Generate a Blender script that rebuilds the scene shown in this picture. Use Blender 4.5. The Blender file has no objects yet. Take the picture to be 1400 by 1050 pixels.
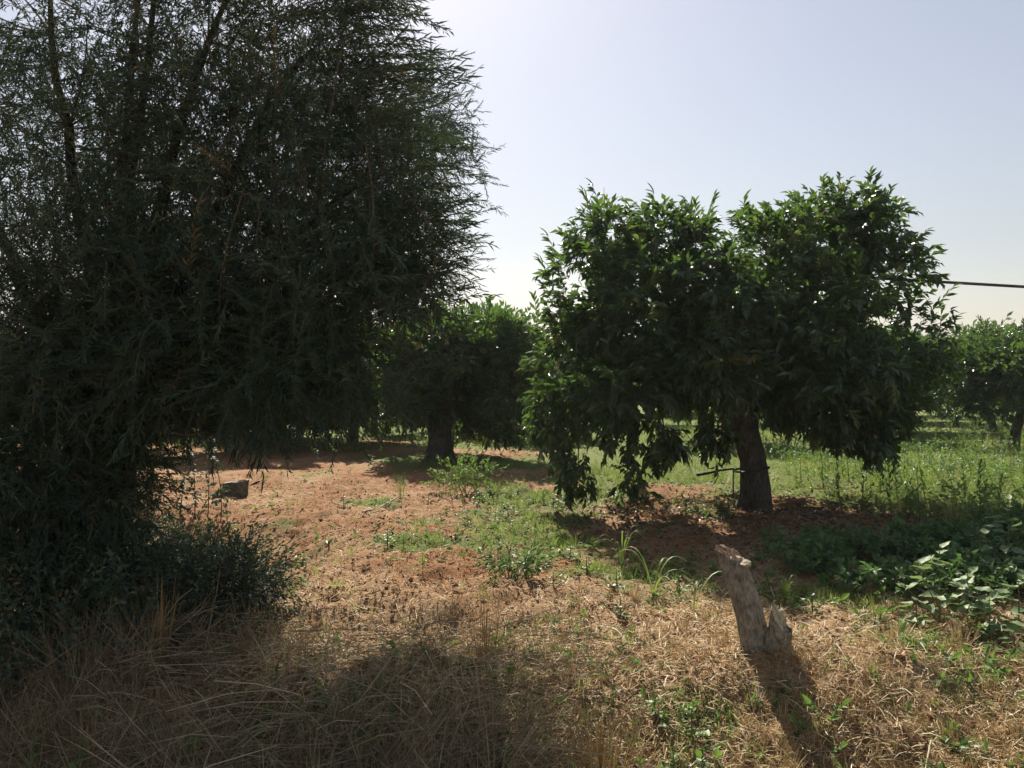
import bpy, math
import numpy as np

# ------------------------------------------------------------------ camera, sky, sun, exposure
scene = bpy.context.scene
col = scene.collection
CAM_H = 1.35                 # eye height above the field
FPX = 1058.0                 # focal length in pixels of the 1400 px wide photo
HORIZON = 530.0
SUN_EL, SUN_AZ = 42.0, -10.0  # degrees; azimuth from straight ahead, negative = left

cam_data = bpy.data.cameras.new('camera')
cam_data.sensor_width = 36.0
cam_data.lens = FPX / 1400.0 * 36.0
cam_data.clip_end = 3000
cam_data.clip_start = 0.05
cam = bpy.data.objects.new('camera', cam_data)
col.objects.link(cam)
cam.location = (0, 0, CAM_H)
cam.rotation_euler = (math.radians(90.0 + 0.27), 0, 0)
scene.camera = cam

world = bpy.data.worlds.new('World')
scene.world = world
world.use_nodes = True
wn = world.node_tree.nodes
wl = world.node_tree.links
wn.clear()
sky = wn.new('ShaderNodeTexSky')
sky.sky_type = 'NISHITA'
sky.sun_disc = False
sky.sun_elevation = math.radians(SUN_EL)
sky.sun_rotation = math.radians(SUN_AZ)
sky.air_density = 1.6
sky.dust_density = 0.8
sky.ozone_density = 1.5
sky.altitude = 50
bg = wn.new('ShaderNodeBackground')
bg.inputs['Strength'].default_value = 0.050
hs = wn.new('ShaderNodeHueSaturation')
hs.inputs['Saturation'].default_value = 0.62
wo = wn.new('ShaderNodeOutputWorld')
wl.new(sky.outputs[0], hs.inputs['Color'])
tn_ = wn.new('ShaderNodeMix'); tn_.data_type = 'RGBA'; tn_.blend_type = 'MULTIPLY'
tn_.inputs[0].default_value = 1.0
tn_.inputs[7].default_value = (1.03, 0.98, 1.02, 1)      # the lilac cast of the hazy air
wl.new(hs.outputs[0], tn_.inputs[6])
wl.new(tn_.outputs[2], bg.inputs['Color'])
wl.new(bg.outputs[0], wo.inputs['Surface'])

sun_data = bpy.data.lights.new('sun', 'SUN')
sun_data.energy = 4.9
sun_data.angle = math.radians(0.6)
sun_data.color = (1.0, 0.92, 0.78)
sun = bpy.data.objects.new('sun', sun_data)
col.objects.link(sun)
el, az = math.radians(SUN_EL), math.radians(SUN_AZ)
from mathutils import Vector, Matrix
sdir = Vector((math.sin(az) * math.cos(el), math.cos(az) * math.cos(el), math.sin(el)))
sun.rotation_euler = sdir.to_track_quat('Z', 'Y').to_euler()
sun.location = (0, 0, 30)

scene.view_settings.view_transform = 'Standard'
scene.view_settings.look = 'None'
scene.view_settings.exposure = 1.02
scene.view_settings.gamma = 1.0
scene.view_settings.use_curve_mapping = False
scene.render.engine = 'CYCLES'
cy = scene.cycles
cy.max_bounces = 6
cy.diffuse_bounces = 3
cy.glossy_bounces = 2
cy.transmission_bounces = 3
cy.transparent_max_bounces = 4
cy.use_denoising = True
cy.caustics_reflective = False
cy.caustics_refractive = False

rng = np.random.default_rng(11)

# ------------------------------------------------------------------ numeric helpers
_tab = np.random.default_rng(5).random((256, 256))


def vnoise(x, y):
    xi = np.floor(x).astype(int); yi = np.floor(y).astype(int)
    fx = x - xi; fy = y - yi
    fx = fx * fx * (3 - 2 * fx); fy = fy * fy * (3 - 2 * fy)
    a = _tab[xi & 255, yi & 255]; b = _tab[(xi + 1) & 255, yi & 255]
    c = _tab[xi & 255, (yi + 1) & 255]; d = _tab[(xi + 1) & 255, (yi + 1) & 255]
    return (a * (1 - fx) + b * fx) * (1 - fy) + (c * (1 - fx) + d * fx) * fy


def fbm(x, y, o=4):
    s = 0; a = 0.5; t = 0
    for k in range(o):
        s = s + a * vnoise(x * 2 ** k + 17.3 * k, y * 2 ** k + 9.1 * k); t += a; a *= 0.55
    return s / t


def sstep(a, b, x):
    t = np.clip((x - a) / (b - a), 0, 1)
    return t * t * (3 - 2 * t)


def gz(x, y):
    """height of the field"""
    x = np.asarray(x, float); y = np.asarray(y, float)
    z = (fbm(x * 0.35 + 40, y * 0.35 + 40, 3) - 0.5) * 0.14
    near = 1 - sstep(12, 30, y)
    z = z + (fbm(x * 2.1 + 90, y * 2.1 + 50, 3) - 0.5) * 0.15 * near
    z = z + (fbm(x * 8.0 + 31, y * 8.0 + 77, 2) - 0.5) * 0.045 * near
    # the strip beside the bank drops away on the left, under the tall tree
    edge = -1.55 + 0.35 * np.sin(y * 1.1 + 1.0) + (fbm(x * 1.7 + 3, y * 1.7, 2) - 0.5) * 0.5
    d = sstep(0, 0.7, edge - x) * sstep(2.2, 3.2, y) * (1 - sstep(6.8, 8.6, y))
    z = z - 0.30 * d
    # shallow hollow in the shaded foreground
    z = z - 0.16 * np.exp(-(((x + 0.55) / 0.8) ** 2 + ((y - 4.35) / 0.38) ** 2))
    z = z - 0.24 * sstep(3.85, 2.7, y)
    z = z + 0.07 * np.exp(-(((x - 1.22) / 0.35) ** 2 + ((y - 3.85) / 0.3) ** 2))
    return z


def gpt(px, py):
    """point of the field that the photo shows at this pixel"""
    D = CAM_H * FPX / (py - HORIZON)
    x = (px - 700) / FPX * D
    return x, D


def wpt(px, py, D):
    return np.array([(px - 700) / FPX * D, D, CAM_H + (HORIZON - py) / FPX * D])


def unit(v):
    v = np.asarray(v, float)
    return v / np.maximum(np.linalg.norm(v, axis=-1, keepdims=True), 1e-9)


def frames(d, up=None, roll=None):
    """rotation matrices whose Y axis is d and whose Z axis leans to up"""
    d = unit(d)
    n = len(d)
    if up is None:
        up = np.tile([0, 0, 1.0], (n, 1)) + rng.normal(0, 0.001, (n, 3))
    x = unit(np.cross(d, up))
    z = np.cross(x, d)
    if roll is not None:
        c = np.cos(roll)[:, None]; s = np.sin(roll)[:, None]
        x, z = x * c + z * s, z * c - x * s
    return np.stack([x, d, z], axis=2)


# ------------------------------------------------------------------ mesh helpers
def build(name, V, F, mats, tint=None, midx=None, parent=None, smooth=False, loc=(0, 0, 0), mesh_only=False):
    """V (n,3), F (m,3) or (m,4) or a list of such arrays"""
    if not isinstance(F, list):
        F = [F]
    F = [f for f in F if len(f)]
    me = bpy.data.meshes.new(name)
    loops = np.concatenate([f.ravel() for f in F]).astype(np.int32)
    tot = np.concatenate([np.full(len(f), f.shape[1]) for f in F]).astype(np.int32)
    start = np.concatenate([[0], np.cumsum(tot)[:-1]]).astype(np.int32)
    me.vertices.add(len(V)); me.vertices.foreach_set('co', np.asarray(V, np.float32).ravel())
    me.loops.add(len(loops)); me.loops.foreach_set('vertex_index', loops)
    me.polygons.add(len(tot)); me.polygons.foreach_set('loop_start', start)
    if not isinstance(mats, (list, tuple)):
        mats = [mats]
    for m in mats:
        me.materials.append(m)
    if midx is not None:
        me.polygons.foreach_set('material_index', np.asarray(midx, np.int32))
    if tint is not None:
        a = me.attributes.new('tint', 'FLOAT', 'FACE')
        a.data.foreach_set('value', np.asarray(tint, np.float32))
    me.update(calc_edges=True)
    me.polygons.foreach_set('use_smooth', np.full(len(tot), bool(smooth)))
    if mesh_only:
        return me
    o = bpy.data.objects.new(name, me)
    col.objects.link(o)
    o.location = loc
    if parent is not None:
        o.parent = parent
    return o


def obj(name, me, parent=None, loc=(0, 0, 0), mat=None):
    o = bpy.data.objects.new(name, me)
    col.objects.link(o)
    if parent is not None:
        o.parent = parent
    if mat is not None:
        o.matrix_local = mat
    else:
        o.location = loc
    return o


def tag(o, label=None, cat=None, group=None, kind=None):
    if label: o['label'] = label
    if cat: o['category'] = cat
    if group: o['group'] = group
    if kind: o['kind'] = kind
    return o


def thing(name, label, cat, loc, group=None, rz=0):
    o = bpy.data.objects.new(name, None)
    o.empty_display_size = 0.1
    col.objects.link(o)
    o.location = loc
    o.rotation_euler = (0, 0, rz)
    return tag(o, label, cat, group)


class Geo:
    def __init__(s):
        s.V = []; s.F3 = []; s.F4 = []; s.t3 = []; s.t4 = []; s.m3 = []; s.m4 = []; s.n = 0

    def add(s, V, F, tint=0.5, m=0):
        F = np.asarray(F)
        s.V.append(np.asarray(V, float))
        t = np.full(len(F), tint) if np.isscalar(tint) else np.asarray(tint)
        mm = np.full(len(F), m) if np.isscalar(m) else np.asarray(m)
        if F.shape[1] == 3:
            s.F3.append(F + s.n); s.t3.append(t); s.m3.append(mm)
        else:
            s.F4.append(F + s.n); s.t4.append(t); s.m4.append(mm)
        s.n += len(V)

    def arrays(s):
        V = np.concatenate(s.V)
        F = []; T = []; M = []
        if s.F3:
            F.append(np.concatenate(s.F3)); T += s.t3; M += s.m3
        if s.F4:
            F.append(np.concatenate(s.F4)); T += s.t4; M += s.m4
        return V, F, np.concatenate(T), np.concatenate(M)

    def tris(s):
        V, F, T, M = s.arrays()
        out = []; t = []; m = []; i = 0
        for f in F:
            k = len(f)
            if f.shape[1] == 4:
                out += [f[:, [0, 1, 2]], f[:, [0, 2, 3]]]; t += [T[i:i + k]] * 2; m += [M[i:i + k]] * 2
            else:
                out.append(f); t.append(T[i:i + k]); m.append(M[i:i + k])
            i += k
        return V, np.concatenate(out), np.concatenate(t), np.concatenate(m)

    def obj(s, name, mats, parent=None, smooth=False, loc=(0, 0, 0), mesh_only=False):
        V, F, T, M = s.arrays()
        V = V - np.asarray(loc, float)
        return build(name, V, F, mats, T, M, parent, smooth, loc, mesh_only)


def scatter(g, tmpl, pos, R, S, tint, mi=None):
    """adds copies of tmpl=(V,F,T,M) to g; tint per copy replaces T except where M says stem"""
    V, F, T, M = tmpl
    n = len(pos); k = len(V); m = len(F)
    S = np.broadcast_to(np.asarray(S, float), (n,))
    W = np.einsum('nij,kj->nki', R, V) * S[:, None, None] + pos[:, None, :]
    FF = (F[None] + (np.arange(n) * k)[:, None, None]).reshape(-1, F.shape[1])
    tt = np.clip(tint[:, None] + (T[None] - 0.5), 0, 1).ravel()
    mm = np.tile(M, n) if mi is None else mi
    g.add(W.reshape(-1, 3), FF, tt, mm)


def tube(path, rad, sides=8, rough=0.0, seed=0, cap=True, squash=None):
    P = np.asarray(path, float); n = len(P)
    rad = np.broadcast_to(np.asarray(rad, float), (n,))
    d = np.gradient(P, axis=0)
    d = unit(d)
    ref = np.array([0.0, 1.0, 0.05]) if abs(d[:, 1]).mean() < 0.8 else np.array([0, 0, 1.0])
    a = unit(np.cross(d, ref)); b = np.cross(d, a)
    th = np.linspace(0, 2 * np.pi, sides, endpoint=False)
    r = np.random.default_rng(seed)
    ph = r.random(6) * 6.28
    lump = 1 + rough * (np.sin(2 * th[None] + ph[0]) * 0.5 + np.sin(3 * th[None] + ph[1] + np.linspace(0, 2, n)[:, None]) * 0.4
                        + np.sin(7 * th[None] + ph[2]) * 0.22) + rough * 0.35 * (r.random((n, sides)) - 0.5)
    rr = rad[:, None] * lump
    sq = 1.0 if squash is None else squash
    V = P[:, None, :] + a[:, None, :] * (np.cos(th)[None, :, None] * rr[..., None]) + b[:, None, :] * (np.sin(th)[None, :, None] * rr[..., None]) * sq
    V = V.reshape(-1, 3)
    i = np.arange(n - 1)[:, None] * sides; j = np.arange(sides)[None]; j2 = (j + 1) % sides
    F = np.stack([i + j, i + j2, i + sides + j2, i + sides + j], axis=-1).reshape(-1, 4)
    if cap:
        V = np.vstack([V, P[-1] + d[-1] * rad[-1] * 0.25, P[0]])
        k = n * sides
        top = (n - 1) * sides
        c1 = np.array([[top + q, top + (q + 1) % sides, k, k] for q in range(sides)])[:, :3]
        c0 = np.array([[(q + 1) % sides, q, k + 1] for q in range(sides)])
        return V, F, np.vstack([c1, c0])
    return V, F, None


def add_tube(g, path, rad, sides=6, rough=0.0, seed=0, tint=0.5, m=0):
    V, F, C = tube(path, rad, sides, rough, seed)
    n = len(V)
    g.add(V, F, tint, m)
    # caps share the vertices just added
    g.F3.append(C + g.n - n); g.t3.append(np.full(len(C), tint)); g.m3.append(np.full(len(C), m))


def bez(p0, p1, p2, n=8):
    t = np.linspace(0, 1, n)[:, None]
    return (1 - t) ** 2 * np.asarray(p0) + 2 * t * (1 - t) * np.asarray(p1) + t * t * np.asarray(p2)


# ------------------------------------------------------------------ materials
def mat_base(name):
    m = bpy.data.materials.new(name)
    m.use_nodes = True
    nt = m.node_tree
    nt.nodes.clear()
    out = nt.nodes.new('ShaderNodeOutputMaterial')
    return m, nt, out


def ramp(nt, fac, stops):
    r = nt.nodes.new('ShaderNodeValToRGB')
    e = r.color_ramp.elements
    while len(e) < len(stops):
        e.new(0.5)
    for i, (p, c) in enumerate(stops):
        e[i].position = p; e[i].color = (*c, 1)
    nt.links.new(fac, r.inputs[0])
    return r.outputs[0]


def leaf_mat(name, stops, rough=0.45, trans=0.3, tcol=(0.25, 0.4, 0.05), spec=0.5):
    m, nt, out = mat_base(name)
    at = nt.nodes.new('ShaderNodeAttribute'); at.attribute_name = 'tint'
    c = ramp(nt, at.outputs['Fac'], stops)
    p = nt.nodes.new('ShaderNodeBsdfPrincipled')
    p.inputs['Roughness'].default_value = rough
    p.inputs['Specular IOR Level'].default_value = spec
    nt.links.new(c, p.inputs['Base Color'])
    t = nt.nodes.new('ShaderNodeBsdfTranslucent')
    mx = nt.nodes.new('ShaderNodeMix'); mx.data_type = 'RGBA'; mx.inputs[0].default_value = 0.6
    nt.links.new(c, mx.inputs[6]); mx.inputs[7].default_value = (*tcol, 1)
    nt.links.new(mx.outputs[2], t.inputs['Color'])
    ms = nt.nodes.new('ShaderNodeMixShader'); ms.inputs[0].default_value = trans
    nt.links.new(p.outputs[0], ms.inputs[1]); nt.links.new(t.outputs[0], ms.inputs[2])
    nt.links.new(ms.outputs[0], out.inputs['Surface'])
    return m


def bark_mat(name, c0, c1, scale=30, bump=0.6, stretch=0.25):
    m, nt, out = mat_base(name)
    tc = nt.nodes.new('ShaderNodeTexCoord')
    mp = nt.nodes.new('ShaderNodeMapping'); mp.inputs['Scale'].default_value = (1, 1, stretch)
    nt.links.new(tc.outputs['Object'], mp.inputs[0])
    n1 = nt.nodes.new('ShaderNodeTexNoise'); n1.inputs['Scale'].default_value = scale; n1.inputs['Detail'].default_value = 6
    n2 = nt.nodes.new('ShaderNodeTexNoise'); n2.inputs['Scale'].default_value = scale * 0.2; n2.inputs['Detail'].default_value = 3
    nt.links.new(mp.outputs[0], n1.inputs[0]); nt.links.new(tc.outputs['Object'], n2.inputs[0])
    ad = nt.nodes.new('ShaderNodeMath'); ad.operation = 'ADD'
    nt.links.new(n1.outputs[0], ad.inputs[0]); nt.links.new(n2.outputs[0], ad.inputs[1])
    hv = nt.nodes.new('ShaderNodeMath'); hv.operation = 'MULTIPLY'; hv.inputs[1].default_value = 0.5
    nt.links.new(ad.outputs[0], hv.inputs[0])
    c = ramp(nt, hv.outputs[0], [(0.36, c0), (0.62, c1)])
    p = nt.nodes.new('ShaderNodeBsdfPrincipled'); p.inputs['Roughness'].default_value = 0.9
    p.inputs['Specular IOR Level'].default_value = 0.2
    nt.links.new(c, p.inputs['Base Color'])
    b = nt.nodes.new('ShaderNodeBump'); b.inputs['Strength'].default_value = bump; b.inputs['Distance'].default_value = 0.02
    nt.links.new(n1.outputs[0], b.inputs['Height']); nt.links.new(b.outputs[0], p.inputs['Normal'])
    nt.links.new(p.outputs[0], out.inputs['Surface'])
    return m


M_citrus = leaf_mat('citrus_leaf', [(0.0, (0.016, 0.034, 0.014)), (0.45, (0.031, 0.058, 0.023)), (0.8, (0.062, 0.104, 0.036)), (0.97, (0.12, 0.16, 0.045)), (1.0, (0.26, 0.20, 0.07))], 0.32, 0.30, (0.18, 0.34, 0.045), 0.65)
M_narrow = leaf_mat('narrow_leaf', [(0.0, (0.024, 0.048, 0.038)), (0.5, (0.046, 0.080, 0.058)), (0.85, (0.085, 0.125, 0.085)), (0.97, (0.12, 0.14, 0.09)), (1.0, (0.20, 0.13, 0.06))], 0.6, 0.14, (0.12, 0.17, 0.05), 0.3)
M_grass = leaf_mat('grass_blade', [(0.0, (0.06, 0.10, 0.025)), (0.45, (0.15, 0.21, 0.06)), (0.75, (0.27, 0.30, 0.09)), (1.0, (0.42, 0.34, 0.15))], 0.55, 0.35, (0.32, 0.45, 0.08), 0.3)
M_weed = leaf_mat('weed_leaf', [(0.0, (0.035, 0.075, 0.025)), (0.5, (0.08, 0.15, 0.04)), (1.0, (0.18, 0.26, 0.07))], 0.5, 0.32, (0.25, 0.42, 0.06), 0.4)
M_pale = leaf_mat('pale_leaf', [(0.0, (0.11, 0.17, 0.075)), (0.5, (0.17, 0.24, 0.115)), (1.0, (0.25, 0.32, 0.16))], 0.55, 0.28, (0.28, 0.42, 0.10), 0.4)
M_nettle = leaf_mat('nettle_leaf', [(0.0, (0.045, 0.085, 0.028)), (0.5, (0.085, 0.15, 0.045)), (1.0, (0.14, 0.22, 0.07))], 0.5, 0.25, (0.15, 0.32, 0.08), 0.4)
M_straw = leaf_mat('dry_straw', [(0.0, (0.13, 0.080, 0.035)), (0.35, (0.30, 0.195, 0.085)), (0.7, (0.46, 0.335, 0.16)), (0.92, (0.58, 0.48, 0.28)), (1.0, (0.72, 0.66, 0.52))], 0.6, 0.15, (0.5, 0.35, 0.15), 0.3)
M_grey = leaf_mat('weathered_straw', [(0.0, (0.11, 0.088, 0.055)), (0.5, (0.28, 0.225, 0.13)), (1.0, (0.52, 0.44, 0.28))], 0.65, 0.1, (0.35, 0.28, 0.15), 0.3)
M_deadleaf = leaf_mat('dead_leaf', [(0.0, (0.07, 0.045, 0.03)), (0.5, (0.16, 0.10, 0.06)), (1.0, (0.34, 0.26, 0.18))], 0.55, 0.1, (0.3, 0.18, 0.06), 0.4)
M_citrus_bark = bark_mat('citrus_bark', (0.030, 0.026, 0.022), (0.115, 0.098, 0.080), 55, 1.0)
M_dark_bark = bark_mat('dark_bark', (0.025, 0.02, 0.016), (0.08, 0.062, 0.048), 40, 0.6)
M_twig = bark_mat('twig_bark', (0.06, 0.05, 0.035), (0.14, 0.11, 0.08), 60, 0.2)
M_greenstem = bark_mat('green_stem', (0.08, 0.11, 0.04), (0.16, 0.18, 0.07), 60, 0.2)
M_stump = bark_mat('stump_wood', (0.10, 0.088, 0.072), (0.36, 0.32, 0.27), 110, 1.0, 0.35)
M_cut_red = bark_mat('red_cut_wood', (0.20, 0.12, 0.07), (0.44, 0.33, 0.24), 50, 0.7, 1)
M_cut_pale = bark_mat('pale_cut_wood', (0.26, 0.22, 0.15), (0.55, 0.50, 0.38), 60, 0.8, 1)
M_block_shaded = bark_mat('grey_block_shaded', (0.05, 0.048, 0.038), (0.14, 0.13, 0.10), 30, 0.6, 1)  # block sides darkened, their shade is put into the colour
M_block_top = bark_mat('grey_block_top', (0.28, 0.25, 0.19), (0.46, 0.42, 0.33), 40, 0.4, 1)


def plain(name, c, rough):
    m, nt, out = mat_base(name)
    p = nt.nodes.new('ShaderNodeBsdfPrincipled')
    n = nt.nodes.new('ShaderNodeTexNoise'); n.inputs['Scale'].default_value = 25
    cc = ramp(nt, n.outputs[0], [(0.3, tuple(v * 0.75 for v in c)), (0.7, tuple(v * 1.25 for v in c))])
    nt.links.new(cc, p.inputs['Base Color']); p.inputs['Roughness'].default_value = rough
    nt.links.new(p.outputs[0], out.inputs['Surface'])
    return m


M_hose = plain('black_rubber', (0.018, 0.018, 0.018), 0.5)
M_cable = plain('cable_sheath', (0.030, 0.028, 0.035), 0.5)


def ground_mat():
    m, nt, out = mat_base('field_soil')
    N = nt.nodes.new; L = nt.links.new
    tc = N('ShaderNodeTexCoord')
    at = N('ShaderNodeAttribute'); at.attribute_name = 'green'
    ad = N('ShaderNodeAttribute'); ad.attribute_name = 'dry'

    def noise(scale, det=5, rough=0.6, stretch=None):
        n = N('ShaderNodeTexNoise'); n.inputs['Scale'].default_value = scale
        n.inputs['Detail'].default_value = det; n.inputs['Roughness'].default_value = rough
        if stretch:
            mp = N('ShaderNodeMapping'); mp.inputs['Scale'].default_value = stretch[0]; mp.inputs['Rotation'].default_value = stretch[1]
            L(tc.outputs['Object'], mp.inputs[0]); L(mp.outputs[0], n.inputs[0])
        else:
            L(tc.outputs['Object'], n.inputs[0])
        return n.outputs[0]

    def mix(f, a, b):
        x = N('ShaderNodeMix'); x.data_type = 'RGBA'
        L(f, x.inputs[0]); L(a, x.inputs[6]); L(b, x.inputs[7])
        return x.outputs[2]
    big = noise(1.3, 4); fine = noise(38, 6, 0.75); mid = noise(9, 5, 0.7)
    s1 = noise(26, 4, 0.7, ((1, 7, 1), (0, 0, 0.6))); s2 = noise(26, 4, 0.7, ((7, 1, 1), (0, 0, -0.5)))
    soil = ramp(nt, fine, [(0.30, (0.075, 0.036, 0.020)), (0.46, (0.215, 0.102, 0.046)), (0.60, (0.34, 0.175, 0.080)), (0.75, (0.46, 0.285, 0.14))])
    straw = ramp(nt, s1, [(0.32, (0.12, 0.065, 0.04)), (0.5, (0.36, 0.225, 0.12)), (0.68, (0.52, 0.39, 0.24))])
    straw2 = ramp(nt, s2, [(0.32, (0.14, 0.075, 0.045)), (0.5, (0.38, 0.24, 0.13)), (0.68, (0.55, 0.42, 0.28))])
    fm = ramp(nt, mid, [(0.45, (0, 0, 0)), (0.55, (1, 1, 1))])
    st = mix(fm, straw, straw2)
    dm = N('ShaderNodeMath'); dm.operation = 'MULTIPLY_ADD'
    L(mid, dm.inputs[0]); dm.inputs[1].default_value = 0.9; L(ad.outputs['Fac'], dm.inputs[2])
    df = ramp(nt, dm.outputs[0], [(0.55, (0, 0, 0)), (1.0, (1, 1, 1))])
    c = mix(df, soil, st)
    grn = ramp(nt, fine, [(0.3, (0.045, 0.065, 0.018)), (0.5, (0.13, 0.165, 0.045)), (0.7, (0.28, 0.27, 0.10))])
    gm = N('ShaderNodeMath'); gm.operation = 'MULTIPLY_ADD'
    L(noise(5, 5, 0.75), gm.inputs[0]); gm.inputs[1].default_value = 1.0; L(at.outputs['Fac'], gm.inputs[2])
    gf = ramp(nt, gm.outputs[0], [(0.80, (0, 0, 0)), (1.15, (1, 1, 1))])
    c = mix(gf, c, grn)
    p = N('ShaderNodeBsdfPrincipled'); p.inputs['Roughness'].default_value = 0.95; p.inputs['Specular IOR Level'].default_value = 0.15
    L(c, p.inputs['Base Color'])
    b = N('ShaderNodeBump'); b.inputs['Strength'].default_value = 0.9; b.inputs['Distance'].default_value = 0.03
    h = N('ShaderNodeMath'); h.operation = 'ADD'; L(fine, h.inputs[0]); L(mid, h.inputs[1])
    L(h.outputs[0], b.inputs['Height']); L(b.outputs[0], p.inputs['Normal'])
    L(p.outputs[0], out.inputs['Surface'])
    return m


M_ground = ground_mat()


# ------------------------------------------------------------------ field masks
def gauss(x, y, cx, cy, r, ry=None):
    return np.exp(-((x - cx) / r) ** 2 - ((y - cy) / (ry or r)) ** 2)


def green_mask(x, y):
    x = np.asarray(x, float); y = np.asarray(y, float)
    n = fbm(x * 0.9 + 7, y * 0.9 + 3, 4)
    g = 0.85 * sstep(9.3, 11.5, y) * sstep(-0.5, 1.8, x)
    g = np.maximum(g, 0.6 * sstep(10.5, 14, y) * sstep(-5, 0, x))
    g = np.maximum(g, 0.85 * sstep(17, 22, y))
    g = np.maximum(g, 0.9 * sstep(3.2, 5.5, x) * sstep(5.5, 8.0, y))
    for cx, cy, r, a in ((0.1, 9.2, 1.1, 0.75), (0.0, 7.3, 0.7, 0.6), (-1.6, 9.1, 0.45, 0.9), (-1.0, 7.6, 0.4, 0.5), (0.5, 6.6, 0.5, 0.5),
                         (1.5, 4.4, 0.3, 0.45), (2.0, 4.9, 0.5, 0.6), (0.6, 5.4, 0.45, 0.6), (-0.9, 6.4, 0.45, 0.6), (1.1, 9.8, 0.8, 0.6), (0.35, 7.9, 0.8, 0.6), (-0.4, 8.3, 0.5, 0.6), (0.2, 6.0, 0.4, 0.5), (0.9, 3.4, 0.35, 0.6), (1.9, 3.3, 0.3, 0.4), (2.0, 4.0, 0.3, 0.35), (-0.2, 5.1, 0.3, 0.45), (4.4, 9.2, 1.3, 0.9), (3.6, 10.2, 1.2, 0.9), (5.0, 8.0, 1.2, 0.8)):
        g = np.maximum(g, a * gauss(x, y, cx, cy, r))
    g = np.maximum(g, 0.26 * sstep(-1.6, -0.4, x))
    return np.clip(g + (n - 0.5) * 1.25, 0, 1)


def dry_mask(x, y):
    d = 0.24 + 0.53 * sstep(6.0, 4.3, y) + 0.25 * sstep(-0.5, 1.5, x) * sstep(8, 5, y)
    return np.clip(d + (fbm(x * 1.3 + 60, y * 1.3 + 8, 3) - 0.5) * 0.9, 0, 1)


# ------------------------------------------------------------------ ground: one sheet to the horizon
def axis(fine0, fine1, step, end0, end1, grow=1.13):
    a = list(np.arange(fine0, fine1, step))
    s = step; v = a[-1]
    while v < end1:
        s *= grow; v += s; a.append(v)
    s = step; v = a[0]; b = []
    while v > end0:
        s *= grow; v -= s; b.append(v)
    return np.array(b[::-1] + a)


xs = axis(-3.4, 4.4, 0.05, -900, 900)
ys = axis(2.2, 11.0, 0.05, -60, 1500)
X, Y = np.meshgrid(xs, ys)
Z = gz(X, Y)
near = sstep(14, 8, Y) * sstep(1.5, 2.2, Y)
Z = Z + (fbm(X * 11 + 5, Y * 11 + 5, 3) - 0.5) * 0.085 * near
V = np.stack([X, Y, Z], -1).reshape(-1, 3)
nx = len(xs); ny = len(ys)
I = (np.arange(ny - 1)[:, None] * nx + np.arange(nx - 1)[None]).ravel()
F = np.stack([I, I + 1, I + nx + 1, I + nx], -1)
ground = build('ground', V, F, M_ground, smooth=True)
for nm, fn in (('green', green_mask), ('dry', dry_mask)):
    a = ground.data.attributes.new(nm, 'FLOAT', 'POINT')
    a.data.foreach_set('value', fn(V[:, 0], V[:, 1]).astype(np.float32))
tag(ground, kind='structure', label='reddish bare soil of the orchard strewn with straw, green in patches')


# ------------------------------------------------------------------ leaf and twig templates
def leaf8(w=0.4, fold=0.10, droop=0.18):
    V = np.array([[0, 0, 0], [-w * 0.42, 0.30, fold], [0, 0.32, 0.0], [w * 0.42, 0.30, fold],
                  [-w * 0.38, 0.66, fold - droop * 0.5], [0, 0.68, -droop * 0.5], [w * 0.38, 0.66, fold - droop * 0.5], [0, 1, -droop]])
    F = np.array([[0, 2, 1], [0, 3, 2], [1, 2, 5], [1, 5, 4], [2, 3, 6], [2, 6, 5], [4, 5, 7], [5, 6, 7]])
    return V, F


def leaf4(w=0.4, fold=0.10, droop=0.18):
    V = np.array([[0, 0, 0], [-w * 0.48, 0.42, fold * 0.8], [0, 0.5, -droop * 0.2], [w * 0.48, 0.42, fold * 0.8], [0, 1, -droop]])
    F = np.array([[0, 2, 1], [0, 3, 2], [1, 2, 4], [2, 3, 4]])
    return V, F


def leaf2(w=0.4, fold=0.08, droop=0.0):
    V = np.array([[0, 0, 0], [-w * 0.5, 0.45, fold], [0, 1, -droop], [w * 0.5, 0.45, fold]])
    F = np.array([[0, 2, 1], [0, 3, 2]])
    return V, F


def broadleaf(w=0.62, droop=0.22, wave=0.03):
    """toothed-edged broad leaf with a petiole, 1 long"""
    ts = np.array([0.0, 0.10, 0.22, 0.38, 0.55, 0.72, 0.88, 1.0])
    ws = np.array([0.02, 0.62, 0.95, 1.0, 0.82, 0.52, 0.22, 0.0]) * w / 2
    V = [[0, -0.28, 0.06], [0.012, -0.28, 0.06]]
    for i, (t, q) in enumerate(zip(ts, ws)):
        z = -droop * t * t + 0.04 * math.sin(t * 9)
        V += [[-q, t - 0.03 * (i % 2), z + q * 0.35 + wave * (-1) ** i * 0.5], [0, t, z], [q, t - 0.03 * (i % 2), z + q * 0.35 - wave * (-1) ** i * 0.5]]
    F = [[0, 1, 3]]
    F3 = []
    for i in range(len(ts) - 1):
        a = 2 + 3 * i; b = a + 3
        F3 += [[a, a + 1, b + 1], [a, b + 1, b], [a + 1, a + 2, b + 2], [a + 1, b + 2, b + 1]]
    return np.array(V), np.array(F + F3)


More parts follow.
